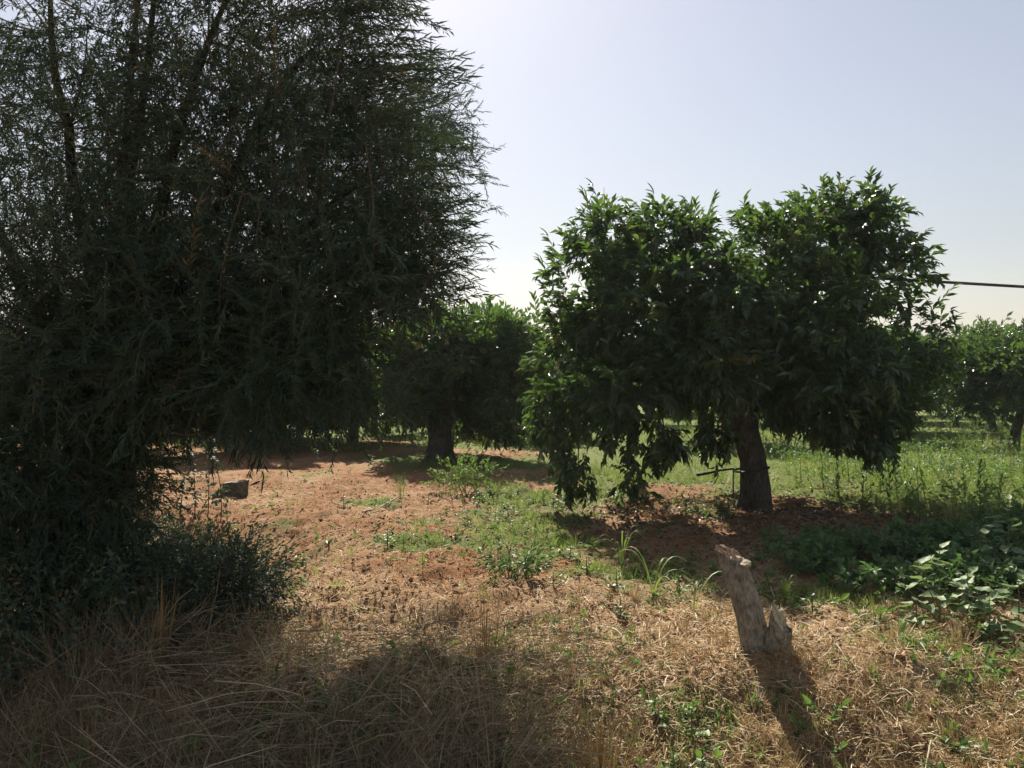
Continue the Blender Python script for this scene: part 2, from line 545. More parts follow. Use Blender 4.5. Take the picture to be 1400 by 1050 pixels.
def spray(n=9, L=0.22, leaf=0.10, w=0.42, hi=True, seed=0, angle=55, jit=0.35, droop=0.25, base=0.15, stem=True, lf=None, stem_r=0.0022):
    """a twig along +Y with alternate leaves: (V,F,T,M), material 1 is the stem"""
    r = np.random.default_rng(seed)
    g = Geo()
    lv, lfc = lf if lf is not None else (leaf8(w) if hi else leaf2(w))
    for i in range(n):
        t = base + (1 - base) * (i + r.random() * 0.6) / n
        side = -1 if i % 2 else 1
        a = math.radians(angle) * (1.1 - 0.7 * t) + r.normal(0, jit * 0.5)
        ph = r.normal(0, 0.9)
        d = np.array([side * math.sin(a) * math.cos(ph), math.cos(a), math.sin(a) * math.sin(ph) - 0.15 - droop * r.random()])
        R = frames(d[None], roll=np.array([r.normal(0, 0.5)]))[0]
        s = leaf * (0.7 + 0.5 * r.random())
        p = np.array([0, t * L, -droop * 0.5 * L * t * t])
        g.add((lv * s) @ R.T + p, lfc, 0.5 + r.normal(0, 0.12), 0)
    if stem and stem_r < 0.0021:
        p1 = np.array([0, L, -droop * 0.5 * L]); pm = np.array([0, L * 0.5, -droop * 0.125 * L]); q = stem_r * 1.2
        V = np.array([[-q, 0, 0], [q, 0, 0], pm + [q, 0, q * 0.3], pm + [-q, 0, -q * 0.3], p1])
        g.add(V, np.array([[0, 1, 2], [0, 2, 3], [3, 2, 4]]), 0.5, 1)
    elif stem:
        V = []
        for t in (0, 0.5, 1):
            p = np.array([0, t * L, -droop * 0.5 * L * t * t])
            q = stem_r * (1.3 - t)
            V += [p + [-q, 0, 0], p + [q, 0, 0], p + [0, 0, q * 1.6]]
        F = []
        for k in range(2):
            for j in range(3):
                a = 3 * k + j; b = 3 * k + (j + 1) % 3
                F += [[a, b, b + 3], [a, b + 3, a + 3]]
        g.add(np.array(V), np.array(F), 0.5, 1)
    return g.tris()


def ell_points(c, r, n, fill=0.45):
    """points in an ellipsoid, more of them towards its surface"""
    d = unit(rng.normal(size=(n, 3)))
    q = (fill + (1 - fill) * rng.random(n)) ** 0.8
    return np.asarray(c) + d * np.asarray(r) * q[:, None], d


def crown(lobes, n_per_m2, templates, mats, name, parent, origin, size=1.0, up=0.25, jitter=0.6, tint_mean=0.45, fill=0.4, down=None, clump=0.0):
    g = Geo()
    for li, (c, r, dens) in enumerate(lobes):
        r = np.asarray(r, float)
        area = 4 * np.pi * ((r[0] * r[1]) ** 1.6 / 3 + (r[0] * r[2]) ** 1.6 / 3 + (r[1] * r[2]) ** 1.6 / 3) ** (1 / 1.6)
        n = max(6, int(area * n_per_m2 * dens))
        P, d = ell_points(c, r, n, fill)
        dn = (down[li] if down is not None else 0.0)
        dirs = unit(d + rng.normal(0, jitter, (n, 3)) + np.array([0, 0, up - dn]))
        ok = P[:, 2] > 0.05
        if clump and r.max() > 0.3:
            cl = 0.5 * fbm(P[:, 0] * 2.6 + 20, P[:, 2] * 2.6 + 4, 2) + 0.5 * fbm(P[:, 1] * 2.6 + 50, P[:, 2] * 2.6 + P[:, 0] * 1.3 + 9, 2)
            ok &= cl > clump + rng.normal(0, 0.03, n)
        P = P[ok]; dirs = dirs[ok]; n = len(P)
        lobe_t = rng.normal(0, 0.05)
        tn = np.clip(tint_mean + lobe_t + rng.normal(0, 0.14, n), 0, 1)
        young = rng.random(n) < 0.07
        tn[young] += 0.3
        tn[rng.random(n) < 0.012] = 1.0
        which = rng.integers(0, len(templates), n)
        S = size * (0.6 + 0.75 * rng.random(n))
        for k, t in enumerate(templates):
            s = which == k
            if s.any():
                scatter(g, t, P[s], frames(dirs[s], roll=rng.normal(0, 0.5, s.sum())), S[s], tn[s])
    return g


# ------------------------------------------------------------------ the big orange tree
def px_lobe(px, py, rx, ry, D, rD, dens=1.0):
    s = FPX / D
    return (wpt(px, py, D), (rx / s, rD, ry / s), dens)


D0 = 8.65
main_lobes = [px_lobe(*a) for a in (
    (806, 405, 58, 82, 8.7, 0.75), (832, 330, 48, 50, 8.8, 0.65), (900, 335, 48, 48, 8.9, 0.7), (948, 332, 28, 40, 8.8, 0.4), (890, 430, 90, 75, 8.2, 0.8),
    (780, 500, 48, 85, 8.6, 0.7), (860, 530, 80, 60, 8.1, 0.8), (985, 408, 82, 58, 8.1, 0.8), (960, 495, 90, 68, 7.9, 0.8),
    (1055, 350, 62, 62, 8.7, 0.85), (1130, 320, 68, 55, 8.8, 0.8), (1185, 315, 45, 45, 8.8, 0.6), (1205, 385, 55, 60, 8.8, 0.8), (1100, 420, 85, 70, 8.3, 0.9),
    (1215, 470, 68, 62, 8.7, 0.9), (1130, 505, 85, 60, 8.2, 0.9), (1200, 545, 50, 45, 8.6, 0.6), (1050, 490, 70, 65, 8.9, 0.9),
    (780, 585, 34, 50, 8.3, 0.30, 1), (788, 645, 20, 34, 8.2, 0.16, 1), (850, 595, 32, 42, 8.0, 0.28, 1), (862, 648, 13, 28, 7.9, 0.12, 1), (905, 600, 20, 30, 8.0, 0.25), (745, 560, 22, 42, 8.8, 0.35),
    (975, 590, 18, 38, 8.0, 0.2), (1185, 585, 42, 35, 8.4, 0.35), (1205, 610, 14, 26, 8.4, 0.15), (1140, 570, 36, 28, 8.3, 0.35), (1270, 470, 24, 40, 8.9, 0.5), (1080, 555, 40, 22, 8.6, 0.4),
    (860, 430, 75, 75, 9.8, 0.7, .5), (960, 450, 85, 80, 10.0, 0.8, .5), (1060, 400, 80, 80, 10.0, 0.8, .5), (1160, 420, 80, 80, 9.9, 0.8, .5), (850, 520, 60, 50, 10.0, .6, .8), (970, 520, 70, 50, 10.2, .7, .8), (1090, 500, 70, 55, 10.2, .7, .8), (1190, 500, 60, 50, 9.9, .6, .8))]
main_down = [0.15] * 5 + [0.3] * 2 + [0.2] + [0.35] + [0.0] * 4 + [0.2] * 5 + [1.6] * 6 + [1.6, 1.3, 1.8, 1.2, 0.2, 0.8] + [0.2] * 8
ox, oy = gpt(1030, 693)
tree = thing('orange_tree', 'largest orange tree with broad glossy crown and thick trunk right of centre', 'tree', (ox, oy, float(gz(ox, oy))), 'orange trees of the orchard')
o0 = np.array([ox, oy, float(gz(ox, oy))])

tm_hi = [spray(9, 0.20, 0.115, 0.38, True, s, lf=leaf4(0.44)) for s in range(5)]
keep_geo = crown(main_lobes, 92, tm_hi, None, '', None, o0, 0.86, 0.25, 0.65, 0.42, 0.25, main_down, clump=0.41)
# long upright water shoots on the outline
shoot = [spray(14, 0.36, 0.095, 0.34, True, 40 + s, 50, droop=0.05, base=0.2, stem_r=0.003) for s in range(3)]
sp = []
for px, py in ((826, 282), (812, 292), (865, 292), (902, 298), (968, 305), (950, 318), (1030, 300), (1075, 296), (1122, 276), (1150, 280), (1183, 280), (1212, 300), (1240, 330), (1258, 385), (1268, 420), (1010, 320), (757, 380), (735, 440), (768, 350), (1285, 440)):
    p = wpt(px, py + 14, 8.7 + rng.normal(0, 0.3)); sp.append(p)
sp = np.array(sp)
cen = wpt(1000, 480, 8.7)
dd = unit(unit(sp - cen) * 0.5 + np.array([0, 0, 0.8]) + rng.normal(0, 0.18, sp.shape))
for k in range(3):
    s = np.arange(len(sp)) % 3 == k
    scatter(keep_geo, shoot[k], sp[s], frames(dd[s]), 0.9 + 0.5 * rng.random(s.sum()), np.full(s.sum(), 0.5))
crown_o = keep_geo.obj('crown', [M_citrus, M_twig], tree, loc=(0, 0, 0))
crown_o.data.transform(Matrix.Translation(-Vector(o0)))
tag(crown_o, kind='stuff')

# trunk
def P3(px, py, D):
    return wpt(px, py, D)


def trunk_mesh(pts, rads, sides, rough, seed, n=22):
    pts = np.array(pts); rads = np.array(rads, float)
    t = np.linspace(0, len(pts) - 1, n)
    i = np.clip(t.astype(int), 0, len(pts) - 2); f = (t - i)[:, None]
    f = f * f * (3 - 2 * f)
    P = pts[i] * (1 - f) + pts[i + 1] * f
    R = rads[i] * (1 - f[:, 0]) + rads[i + 1] * f[:, 0]
    return P, R


g = Geo()
P, R = trunk_mesh([P3(1030, 703, 8.65), P3(1033, 680, 8.65), P3(1029, 630, 8.65), P3(1018, 590, 8.65), P3(1012, 550, 8.68)],
                  [0.235, 0.18, 0.148, 0.155, 0.17], 16, 0.1, 3)
P[0, 2] -= 0.06
add_tube(g, P, R, 18, 0.13, 4)
o = g.obj('trunk', [M_citrus_bark], tree, True); o.data.transform(Matrix.Translation(-Vector(o0)))
fork = P3(1012, 556, 8.68)
limb_ends = [(800, 420, 8.7), (860, 360, 8.8), (940, 380, 8.5), (1060, 340, 8.7), (1150, 340, 8.8), (1210, 420, 8.8), (1200, 520, 8.6), (860, 520, 8.2)]
brg = Geo()
for i, (a, b, D) in enumerate(limb_ends):
    e = P3(a, b, D)
    midp = fork * 0.45 + e * 0.55 + np.array([0, 0, 0.22 if b < 450 else 0.12]) + rng.normal(0, 0.05, 3)
    path = bez(fork - [0, 0, 0.04], midp, e, 10) + rng.normal(0, 0.012, (10, 3))
    path[0] = fork - np.array([0, 0, 0.05])
    g = Geo(); add_tube(g, path, np.linspace(0.085, 0.018, 10), 9, 0.1, i)
    o = g.obj('limb', [M_citrus_bark], tree, True); o.data.transform(Matrix.Translation(-Vector(o0)))
    for k in range(12):
        st = path[rng.integers(4, 10)]
        en = st + rng.normal(0, 0.38, 3) * [1, 0.9, 0.7] + [0, 0, 0.1]
        add_tube(brg, bez(st, (st + en) / 2 + rng.normal(0, 0.06, 3), en, 5), np.linspace(0.012, 0.003, 5), 4, 0, k)
o = brg.obj('twigs', [M_twig], tree); o.data.transform(Matrix.Translation(-Vector(o0))); tag(o, kind='stuff')
# hanging twigs in the skirts
g = Geo()
for a, b, c, d in ((790, 540, 788, 685), (775, 560, 770, 640), (860, 560, 862, 690), (975, 560, 968, 640), (905, 570, 905, 628), (1190, 560, 1206, 640), (1150, 560, 1150, 610), (985, 560, 985, 615)):
    st = P3(a, b, 8.2); en = P3(c, d, 8.15)
    add_tube(g, bez(st, (st + en) / 2 + [0.03, -0.03, 0.1], en, 6), np.linspace(0.010, 0.003, 6), 4)
for a, b, c, d in ((765, 372, 742, 356), (790, 300, 812, 262), (826, 300, 826, 256)):
    add_tube(g, bez(P3(a, b, 8.7), P3((a + c) / 2, (b + d) / 2 + 4, 8.7), P3(c, d, 8.7), 5), np.linspace(0.006, 0.002, 5), 4)
o = g.obj('hanging_twigs', [M_twig], tree); o.data.transform(Matrix.Translation(-Vector(o0))); tag(o, kind='stuff')

# the largest leaves of the near side: each one a part
lv, lf = leaf8(0.38, 0.10, 0.22)
lmesh = []
for t in (0.15, 0.35, 0.5, 0.62, 0.8):
    lmesh.append(build('leaf', lv, lf, M_citrus, np.full(len(lf), t), mesh_only=True))
cnt = 0
order = rng.permutation(np.repeat(np.arange(len(main_lobes)), 40))
for li in order:
    if cnt >= 300: break
    c, r, _ = main_lobes[li]
    d = unit(rng.normal(size=3)); d[1] = -abs(d[1])
    if d[1] > -0.15: continue
    p = c + d * np.array(r) * (1.04 + 0.12 * rng.random())
    # only where no other lobe covers the place towards the camera
    inside = any((((p - np.array([0, 0.12, 0]) - c2) / np.array(r2)) ** 2).sum() < 0.8 for j, (c2, r2, _) in enumerate(main_lobes) if j != li)
    if inside: continue
    k = rng.integers(3, 6)
    base_dir = unit(d + rng.normal(0, 0.4, 3) + [0, 0, 0.2 - main_down[li]])
    for q in range(k):
        if cnt >= 300: break
        dr = unit(base_dir + rng.normal(0, 0.55, 3) + [0, 0, -0.15])
        Rm = frames(dr[None], roll=rng.normal(0, 0.5, 1))[0]
        s = 0.09 + 0.045 * rng.random()
        M4 = Matrix([[*(Rm[i] * s), p[i] - o0[i]] for i in range(3)] + [[0, 0, 0, 1]])
        obj('leaf', lmesh[rng.integers(0, 5)], tree, mat=M4)
        cnt += 1

# ------------------------------------------------------------------ other orange trees
def orchard_tree_meshes(seed, H, W, trunk_r, lean, density=44, trunk_h=0.85, hi=False, cx=0.0, skirt=False):
    r = np.random.default_rng(seed)
    lobes = []
    n = 15
    for i in range(n):
        a = i * 2.4 + r.random(); q = 0.25 + 0.75 * math.sqrt((i + 0.5) / n)
        rad = W * 0.5 * 0.66 * q
        zc = H * (0.60 + 0.20 * (1 - q * q)) + r.normal(0, 0.10)
        rr = W * (0.17 + 0.06 * r.random())
        lobes.append((np.array([math.cos(a) * rad + cx, math.sin(a) * rad, zc]), (rr, rr, H * 0.19), 1.0))
        if i % 2 == 0 and q > 0.6:
            lobes.append((np.array([math.cos(a) * rad * 1.12 + cx, math.sin(a) * rad * 1.12, H * 0.40]), (rr * 0.7, rr * 0.7, H * 0.14), 0.9))
        if skirt and i % 2 and q > 0.5 and (math.sin(a) > 0.2 or abs(math.cos(a) * rad * 0.9 + cx) > 0.75):
            lobes.append((np.array([math.cos(a) * rad * 0.9 + cx, math.sin(a) * rad * 0.9 + 0.2, H * 0.24]), (rr * 0.7, rr * 0.6, H * 0.13), 1.0))
    tm = [spray(8, 0.24, 0.12, 0.40, hi, 60 + s) for s in range(4)]
    g = crown(lobes, density, tm, None, '', None, (0, 0, 0), 1.0, 0.15, 0.6, 0.5, 0.35)
    top = []
    for c, rr, _ in lobes:
        top.append(c + np.array([r.normal(0, 0.15), r.normal(0, 0.15), rr[2] * 0.9]))
    top = np.array(top)
    scatter(g, tm[0], top, frames(unit(np.array([0, 0, 1.0]) + r.normal(0, 0.3, top.shape))), 1.5, np.full(len(top), 0.7))
    cm = g.obj('crown', [M_citrus, M_twig], mesh_only=True)
    g = Geo()
    pts = [np.array([0, 0, -0.08]), np.array([lean * 0.3, 0, trunk_h * 0.5]), np.array([lean, 0.02, trunk_h])]
    P, R = trunk_mesh(pts, [trunk_r * 1.35, trunk_r * 0.95, trunk_r], 12, 0.1, seed, 12)
    add_tube(g, P, R, 12, 0.12, seed)
    t = g.obj('trunk', [M_citrus_bark], mesh_only=True)
    limbs = []
    for i in range(4):
        a = i * 1.57 + r.random()
        e = np.array([math.cos(a) * W * 0.3, math.sin(a) * W * 0.3, H * 0.7])
        g = Geo(); s0 = pts[-1] - [0, 0, 0.05]
        add_tube(g, bez(s0, (s0 + e) / 2 + [0, 0, 0.15], e, 7), np.linspace(trunk_r * 0.55, 0.02, 7), 7, 0.1, i)
        limbs.append(g.obj('limb', [M_citrus_bark], mesh_only=True))
    return cm, t, limbs


def place_tree(meshes, x, y, s, rz, label, sz=None, group='orange trees of the orchard'):
    t = thing('orange_tree', label, 'tree', (x, y, float(gz(x, y))), group, rz)
    t.scale = (s, s, sz or s)
    c = obj('crown', meshes[0], t); tag(c, kind='stuff')
    obj('trunk', meshes[1], t)
    for l in meshes[2]: obj('limb', l, t)
    return t


mA = orchard_tree_meshes(1, 3.05, 3.5, 0.24, 0.03, 62, 0.85, cx=0.5, skirt=True)
mB = orchard_tree_meshes(2, 2.9, 3.6, 0.11, 0.22, 46, 0.80)
mD = orchard_tree_meshes(4, 2.9, 3.7, 0.13, 0.05, 48, 0.7, skirt=True)
mC = orchard_tree_meshes(3, 3.1, 3.8, 0.13, -0.1, 40, 0.80)
x, y = gpt(602, 627)
place_tree(mA, x, y, 0.95, 0.0, 'orange tree with squat very thick trunk between the tall dark tree and the largest tree')
x, y = gpt(1385, 612)
place_tree(mB, x, y, 0.95, 0.0, 'small orange tree with thin leaning forked trunk at the right edge of the photo')
place_tree(mC, 0.15, 26.5, 1.0, 1.0, 'distant orange tree whose thin trunk shows in the gap left of the largest tree')
place_tree(mD, -5.2, 16.4, 0.95, 2.0, 'orange tree glimpsed under the drooping edge of the tall dark tree')
place_tree(mB, 14.6, 23.5, 1.05, 2.2, 'orange tree standing tall just behind the small right-hand one')
place_tree(mD, 0.45, 20.5, 0.95, 2.6, 'dark orange tree whose crown joins that of the squat-trunked tree on its right')
place_tree(mD, -3.7, 18.0, 1.0, 0.9, 'dark orange tree left of the squat-trunked one, half hidden by the tall tree')
far = [(-9.0, 17.0, 1.05), (-13.5, 18.5, 1.0), (-6.2, 20.8, 1.05), (-2.2, 22.8, 1.0), (-9.0, 23.5, 1.1), (-14.5, 24.5, 1.0), (-20.5, 22.5, 1.1), (4.7, 18.5, 0.95), (8.6, 20.5, 1.0),
       (-1.6, 29.5, 1.05), (4.4, 29.0, 1.1), (9.3, 28.0, 1.15), (11.3, 24.0, 1.08), (15.4, 30.0, 1.2), (20.3, 25.5, 1.15), (-7.0, 31.0, 1.1), (-13.0, 32.0, 1.1), (-20.0, 31.5, 1.1),
       (-27.0, 30.0, 1.1), (1.5, 37.0, 1.1), (7.2, 37.5, 1.15), (13.0, 37.5, 1.2), (19.0, 37.0, 1.2), (26.0, 36.0, 1.25), (-4.5, 38.5, 1.1), (-11.0, 39.5, 1.1), (-18.0, 40.0, 1.15),
       (-26.0, 40.0, 1.2), (33.0, 38.0, 1.2), (24.5, 30.5, 1.1), (4.0, 47.0, 1.2), (11.0, 48.0, 1.2), (18.0, 48.0, 1.2), (26.0, 48.0, 1.3), (34.0, 48.0, 1.3), (-3.0, 48.0, 1.2), (-10.0, 49.0, 1.2),
       (-18.0, 50.0, 1.2), (-27.0, 50.0, 1.2), (-35.0, 50.0, 1.2), (42.0, 50.0, 1.2)]
for i, (x, y, s) in enumerate(far):
    place_tree(mD if x < 3 and y < 40 else (mC, mB)[i % 2], x, y, s * 0.97, i * 1.3, 'distant orange tree in the rows that close off the back of the orchard')

# ------------------------------------------------------------------ the tall narrow-leaved tree on the left
lx, ly = -2.35, 4.5
l0 = np.array([lx, ly, float(gz(lx, ly))])
ltree = thing('narrow_leaved_tree', 'tall dark tree with narrow leaves and drooping twigs filling the left side', 'tree', tuple(l0))
tn = [spray(30, 0.34, 0.058, 0.17, False, 200 + s, 50, 0.7, droop=0.25, base=0.04, stem_r=0.0015) for s in range(6)]


def LL(px, py, rx, ry, D, rD, dens=1.0):
    return px_lobe(px, py, rx, ry, D, rD, dens)


left_lobes = [LL(*a) for a in (
    # right-hand fringe, top to bottom
    (450, -5, 105, 60, 4.4, 0.55, 1.1), (380, 90, 130, 90, 4.3, 0.7, 0.85), (470, 120, 80, 60, 4.2, 0.5, 0.8), (480, 200, 95, 75, 4.2, 0.6, 0.8), (520, 250, 80, 60, 4.15, 0.5, 0.7), (500, 320, 105, 70, 4.1, 0.6, 0.8),
    (560, 345, 55, 45, 4.1, 0.4, 0.8), (465, 405, 105, 65, 4.05, 0.6, 1.1), (560, 400, 45, 36, 4.0, 0.35, 0.8), (425, 475, 95, 62, 4.0, 0.55, 1.2), (485, 525, 48, 55, 3.98, 0.32, 1.1), (375, 525, 95, 48, 4.0, 0.5, 1.2),
    # body
    (280, 20, 130, 110, 4.6, 0.8, 0.62), (300, 190, 130, 110, 4.4, 0.8, 0.75), (330, 330, 130, 110, 4.3, 0.8, 0.75), (270, 450, 130, 90, 4.2, 0.8, 1.1), (120, 60, 140, 110, 4.5, 0.8, 0.8), (130, 220, 150, 120, 4.3, 0.8, 0.85),
    (120, 380, 150, 110, 4.2, 0.8, 1.1), (110, 510, 150, 90, 4.1, 0.8, 1.2), (230, 530, 70, 50, 4.1, 0.5, 1.1), (60, 610, 130, 80, 4.2, 0.7, 1.2), (-20, 700, 130, 90, 4.2, 0.6, 1.2), (100, 690, 100, 75, 4.3, 0.5, 1.1), (165, 650, 70, 70, 4.2, 0.4, 1.1),
    (-90, 120, 180, 200, 4.4, 1.0, 0.35), (-120, 420, 180, 200, 4.3, 1.0, 0.35), (180, -170, 260, 140, 4.7, 0.9, 0.22), (430, -120, 110, 80, 4.6, 0.6, 0.4),
    (250, 400, 160, 150, 5.4, 0.6, 0.35), (120, 130, 200, 150, 5.6, 0.6, 0.15))]
left_lobes += [(np.array(c, float), r, q) for c, r, q in (
    # the far side of the crown, which throws the shade on the foreground
    ((-0.85, 5.6, 2.35), (.55, .65, .45), .9), ((-0.85, 6.2, 3.05), (.62, .7, .6), .9), ((-1.7, 5.6, 2.4), (.75, .75, .7), .9), ((-1.8, 6.2, 3.3), (.75, .8, .7), .8),
    ((-2.8, 5.8, 2.7), (.9, .9, .9), .8), ((-0.75, 6.5, 3.65), (.45, .55, .45), .9), ((-1.7, 5.2, 1.75), (.8, .5, .4), .8), ((-1.25, 4.9, 1.95), (.5, .5, .4), .7), ((-2.9, 4.9, 1.6), (.9, .7, .6), .7))]
down = [0.15] * 6 + [0.2] * 3 + [0.1] * 9 + [0.15] * 13 + [0.1] * 9
g = Geo()
gk = crown(left_lobes, 146, tn, None, '', None, l0, 0.76, 0.05, 0.9, 0.43, 0.15, down, clump=0.375)
# arching shoots that stick out of the right-hand edge
tlong = [spray(44, 0.62, 0.062, 0.15, False, 230 + s, 42, 0.35, droop=0.12, base=0.04, stem_r=0.002) for s in range(3)]
tips = [(575, 6, 1.0), (600, 20, 1.2), (630, 50, 1.3), (655, 95, 1.2), (590, 80, 1.1), (648, 70, 1.1), (560, 120, 1.0), (655, 215, 1.2), (672, 262, 1.2), (675, 300, 1.2), (650, 180, 1.1), (678, 340, 1.2), (668, 385, 1.2), (600, 150, 1.1), (575, 6, 1.0), (585, 42, 1.0), (662, 78, 1.3), (640, 92, 1.0), (600, 62, 1.0), (655, 118, 0.9), (630, 165, 0.9), (662, 200, 1.1), (640, 190, 0.8), (680, 245, 1.2), (682, 282, 1.1), (650, 260, .8), (676, 322, 1.1), (668, 350, .9),
        (675, 372, 1.0), (664, 402, 1.0), (640, 395, .9), (620, 425, .8), (600, 405, .8), (560, 30, 1.0), (545, 8, 1.0), (600, 8, 1.1), (560, 4, 1.2), (625, 60, 1.2), (665, 85, 1.3), (640, 110, 1.1), (615, 100, 1.1), (683, 270, 1.2), (660, 195, 1.1), (610, 130, .9), (590, 445, .8), (655, 305, .9), (625, 235, .9)]
tp = []; td = []; ts = []
for px, py, s in tips:
    D = 4.15 + rng.normal(0, 0.12)
    L = 0.60 * s * FPX / D
    ang = math.radians(-8 + 22 * rng.random())
    for k in range(3):
        a2 = ang + rng.normal(0, 0.22)
        qx = px - L * math.cos(a2) * (1 if k == 0 else 0.75 + 0.35 * rng.random()) - (0 if k == 0 else 25 * k)
        qy = py + L * math.sin(a2) + (0 if k == 0 else rng.normal(0, 14))
        e = wpt(px if k == 0 else qx + L, py if k == 0 else qy - L * math.sin(a2), D + rng.normal(0, 0.08)); b = wpt(qx, qy, D)
        tp.append(b); td.append(e - b + np.array([0, 0, 0.03])); ts.append(s)
tp = np.array(tp); td = np.array(td); ts = np.array(ts)
for k in range(3):
    s = np.arange(len(tp)) % 3 == k
    scatter(gk, tlong[k], tp[s], frames(td[s], roll=rng.normal(0, 0.6, s.sum())), ts[s] * 0.85, np.full(s.sum(), 0.5))
o = gk.obj('crown', [M_narrow, M_twig], ltree); o.data.transform(Matrix.Translation(-Vector(l0))); tag(o, kind='stuff')
# stems and limbs
g = Geo()
base = l0 - [0, 0, 0.1]
split = wpt(165, 640, 4.45)
P, R = trunk_mesh([base, wpt(150, 760, 4.5), split], [0.15, 0.10, 0.085], 12, 0.1, 8, 14)
add_tube(g, P, R, 12, 0.12, 8)
o = g.obj('trunk', [M_dark_bark], ltree, True); o.data.transform(Matrix.Translation(-Vector(l0)))
lends = [(60, -60, 4.7, .06), (190, -40, 4.6, .06), (218, -60, 4.5, .055), (330, -50, 4.5, .055), (-80, 150, 4.5, .05), (430, 60, 4.3, .05), (520, 230, 4.1, .045), (500, 420, 4.0, .045), (300, 590, 4.0, .04), (20, 480, 4.2, .045), (240, 200, 5.2, .05)]
bg2 = Geo()
for i, (a, b, D, r0) in enumerate(lends):
    e = wpt(a, b, D)
    ctrl = split * 0.5 + e * 0.5 + np.array([(-0.1 if a < 250 else -0.25), 0, 0.15 if b < 300 else 0.35])
    path = bez(split - [0, 0, 0.04], ctrl, e, 12) + rng.normal(0, 0.012, (12, 3)); path[0] = split - [0, 0, 0.05]
    g = Geo(); add_tube(g, path, np.linspace(r0, 0.010, 12), 8, 0.1, i)
    o = g.obj('limb', [M_dark_bark], ltree, True); o.data.transform(Matrix.Translation(-Vector(l0)))
    for k in range(26):
        st = path[rng.integers(3, 12)]
        en = st + rng.normal(0, 0.36, 3) + [0.05, 0, 0.12]
        en[2] = max(en[2], 1.15)
        if en[0] > -0.16 * en[1]: en[0] = -0.16 * en[1] - 0.1 * rng.random()
        add_tube(bg2, bez(st, (st + en) / 2 + rng.normal(0, 0.08, 3), en, 5), np.linspace(0.008, 0.002, 5), 3, 0, k)
o = bg2.obj('twigs', [M_twig], ltree); o.data.transform(Matrix.Translation(-Vector(l0))); tag(o, kind='stuff')


# ------------------------------------------------------------------ shrubs and undergrowth below it
def shrub(name, label, cat, x, y, lobes, tmpl, mats, dens, size=1.0, tint=0.4, up=0.4, group=None, stems=6, h=0.5):
    z = float(gz(x, y))
    t = thing(name, label, cat, (x, y, z), group)
    g = crown(lobes, dens, tmpl, None, '', None, (0, 0, 0), size, up, 0.7, tint, 0.2)
    o = g.obj('foliage', mats, t); tag(o, kind='stuff')
    for i in range(stems):
        c, r, _ = lobes[i % len(lobes)]
        e = np.array(c) + rng.normal(0, 0.3, 3) * np.array(r)
        st = np.array([rng.normal(0, 0.04), rng.normal(0, 0.04), -0.03])
        g = Geo(); add_tube(g, bez(st, (st + e) / 2 + rng.normal(0, 0.04, 3), e, 6), np.linspace(0.008, 0.003, 6), 5)
        g.obj('stem', [mats[1]], t)
    return t


ts_small = [spray(16, 0.22, 0.030, 0.36, False, 300 + s, 55, 0.5, stem_r=0.0016) for s in range(4)]
ts_pinn = [spray(16, 0.26, 0.036, 0.45, False, 320 + s, 80, 0.12, droop=0.15, stem_r=0.0016) for s in range(4)]
ts_weed = [spray(8, 0.16, 0.05, 0.40, True, 340 + s, 60, 0.4, stem_r=0.002, lf=leaf4(0.42)) for s in range(4)]


def around(px, py, *lobs):
    x, y = gpt(px, py)
    return x, y, [(np.array(c, float), r, d) for c, r, d in lobs]


def bush_at(px, D, label, W, Hh, tmpl, mats, dens, tint=0.4, name='shrub', cat='shrub', n=4):
    x = (px - 700) / FPX * D
    lobes = []
    for i in range(n):
        a = i * 2.4
        lobes.append((np.array([math.cos(a) * W * 0.28, math.sin(a) * W * 0.25, Hh * (0.45 + 0.2 * (i % 2))]), (W * 0.28, W * 0.25, Hh * 0.36), 1.0))
    return shrub(name, label, cat, x, D, lobes, tmpl, mats, dens, 1.0, tint, stems=n)


bush_at(60, 4.9, 'dark leafy shrub at the left edge under the tall tree', 1.3, 1.0, ts_small, [M_narrow, M_twig], 230, 0.4, n=6)
bush_at(205, 4.75, 'dark shrub at the foot of the tall tree trunk', 0.9, 0.72, ts_small, [M_narrow, M_twig], 230, 0.35, n=5)
bush_at(278, 4.75, 'low dark bramble spilling over the bank edge beside the red soil', 0.75, 0.30, ts_small, [M_narrow, M_twig], 200, 0.45, n=6)
bush_at(322, 4.6, 'twiggy low bramble at the toe of the bank, nearest the red soil', 0.6, 0.2, ts_small, [M_narrow, M_twig], 200, 0.5, n=5)
bush_at(262, 4.4, 'low tangled bramble in front of the tall tree trunk', 0.9, 0.42, ts_small, [M_narrow, M_twig], 260, 0.4, n=6)
bush_at(120, 3.95, 'blue green shrub with pinnate leaves low at the left in deep shade', 0.85, 0.46, ts_pinn, [M_narrow, M_greenstem], 130, 0.6, n=5)
bush_at(10, 3.9, 'dense low shrub with pinnate leaves cut by the left edge of the photo', 0.8, 0.6, ts_pinn, [M_narrow, M_greenstem], 120, 0.5, n=4)
bush_at(640, 9.9, 'bright green bushy weed on red soil in front of the squat orange tree trunk', 0.85, 0.45, ts_weed, [M_weed, M_greenstem], 70, 0.75, 'weed', 'weed', 5)
bush_at(700, 5.3, 'dark green broad tuft of weed beside the shaded hollow', 0.32, 0.13, ts_weed, [M_nettle, M_greenstem], 260, 0.5, 'weed', 'weed', 4)

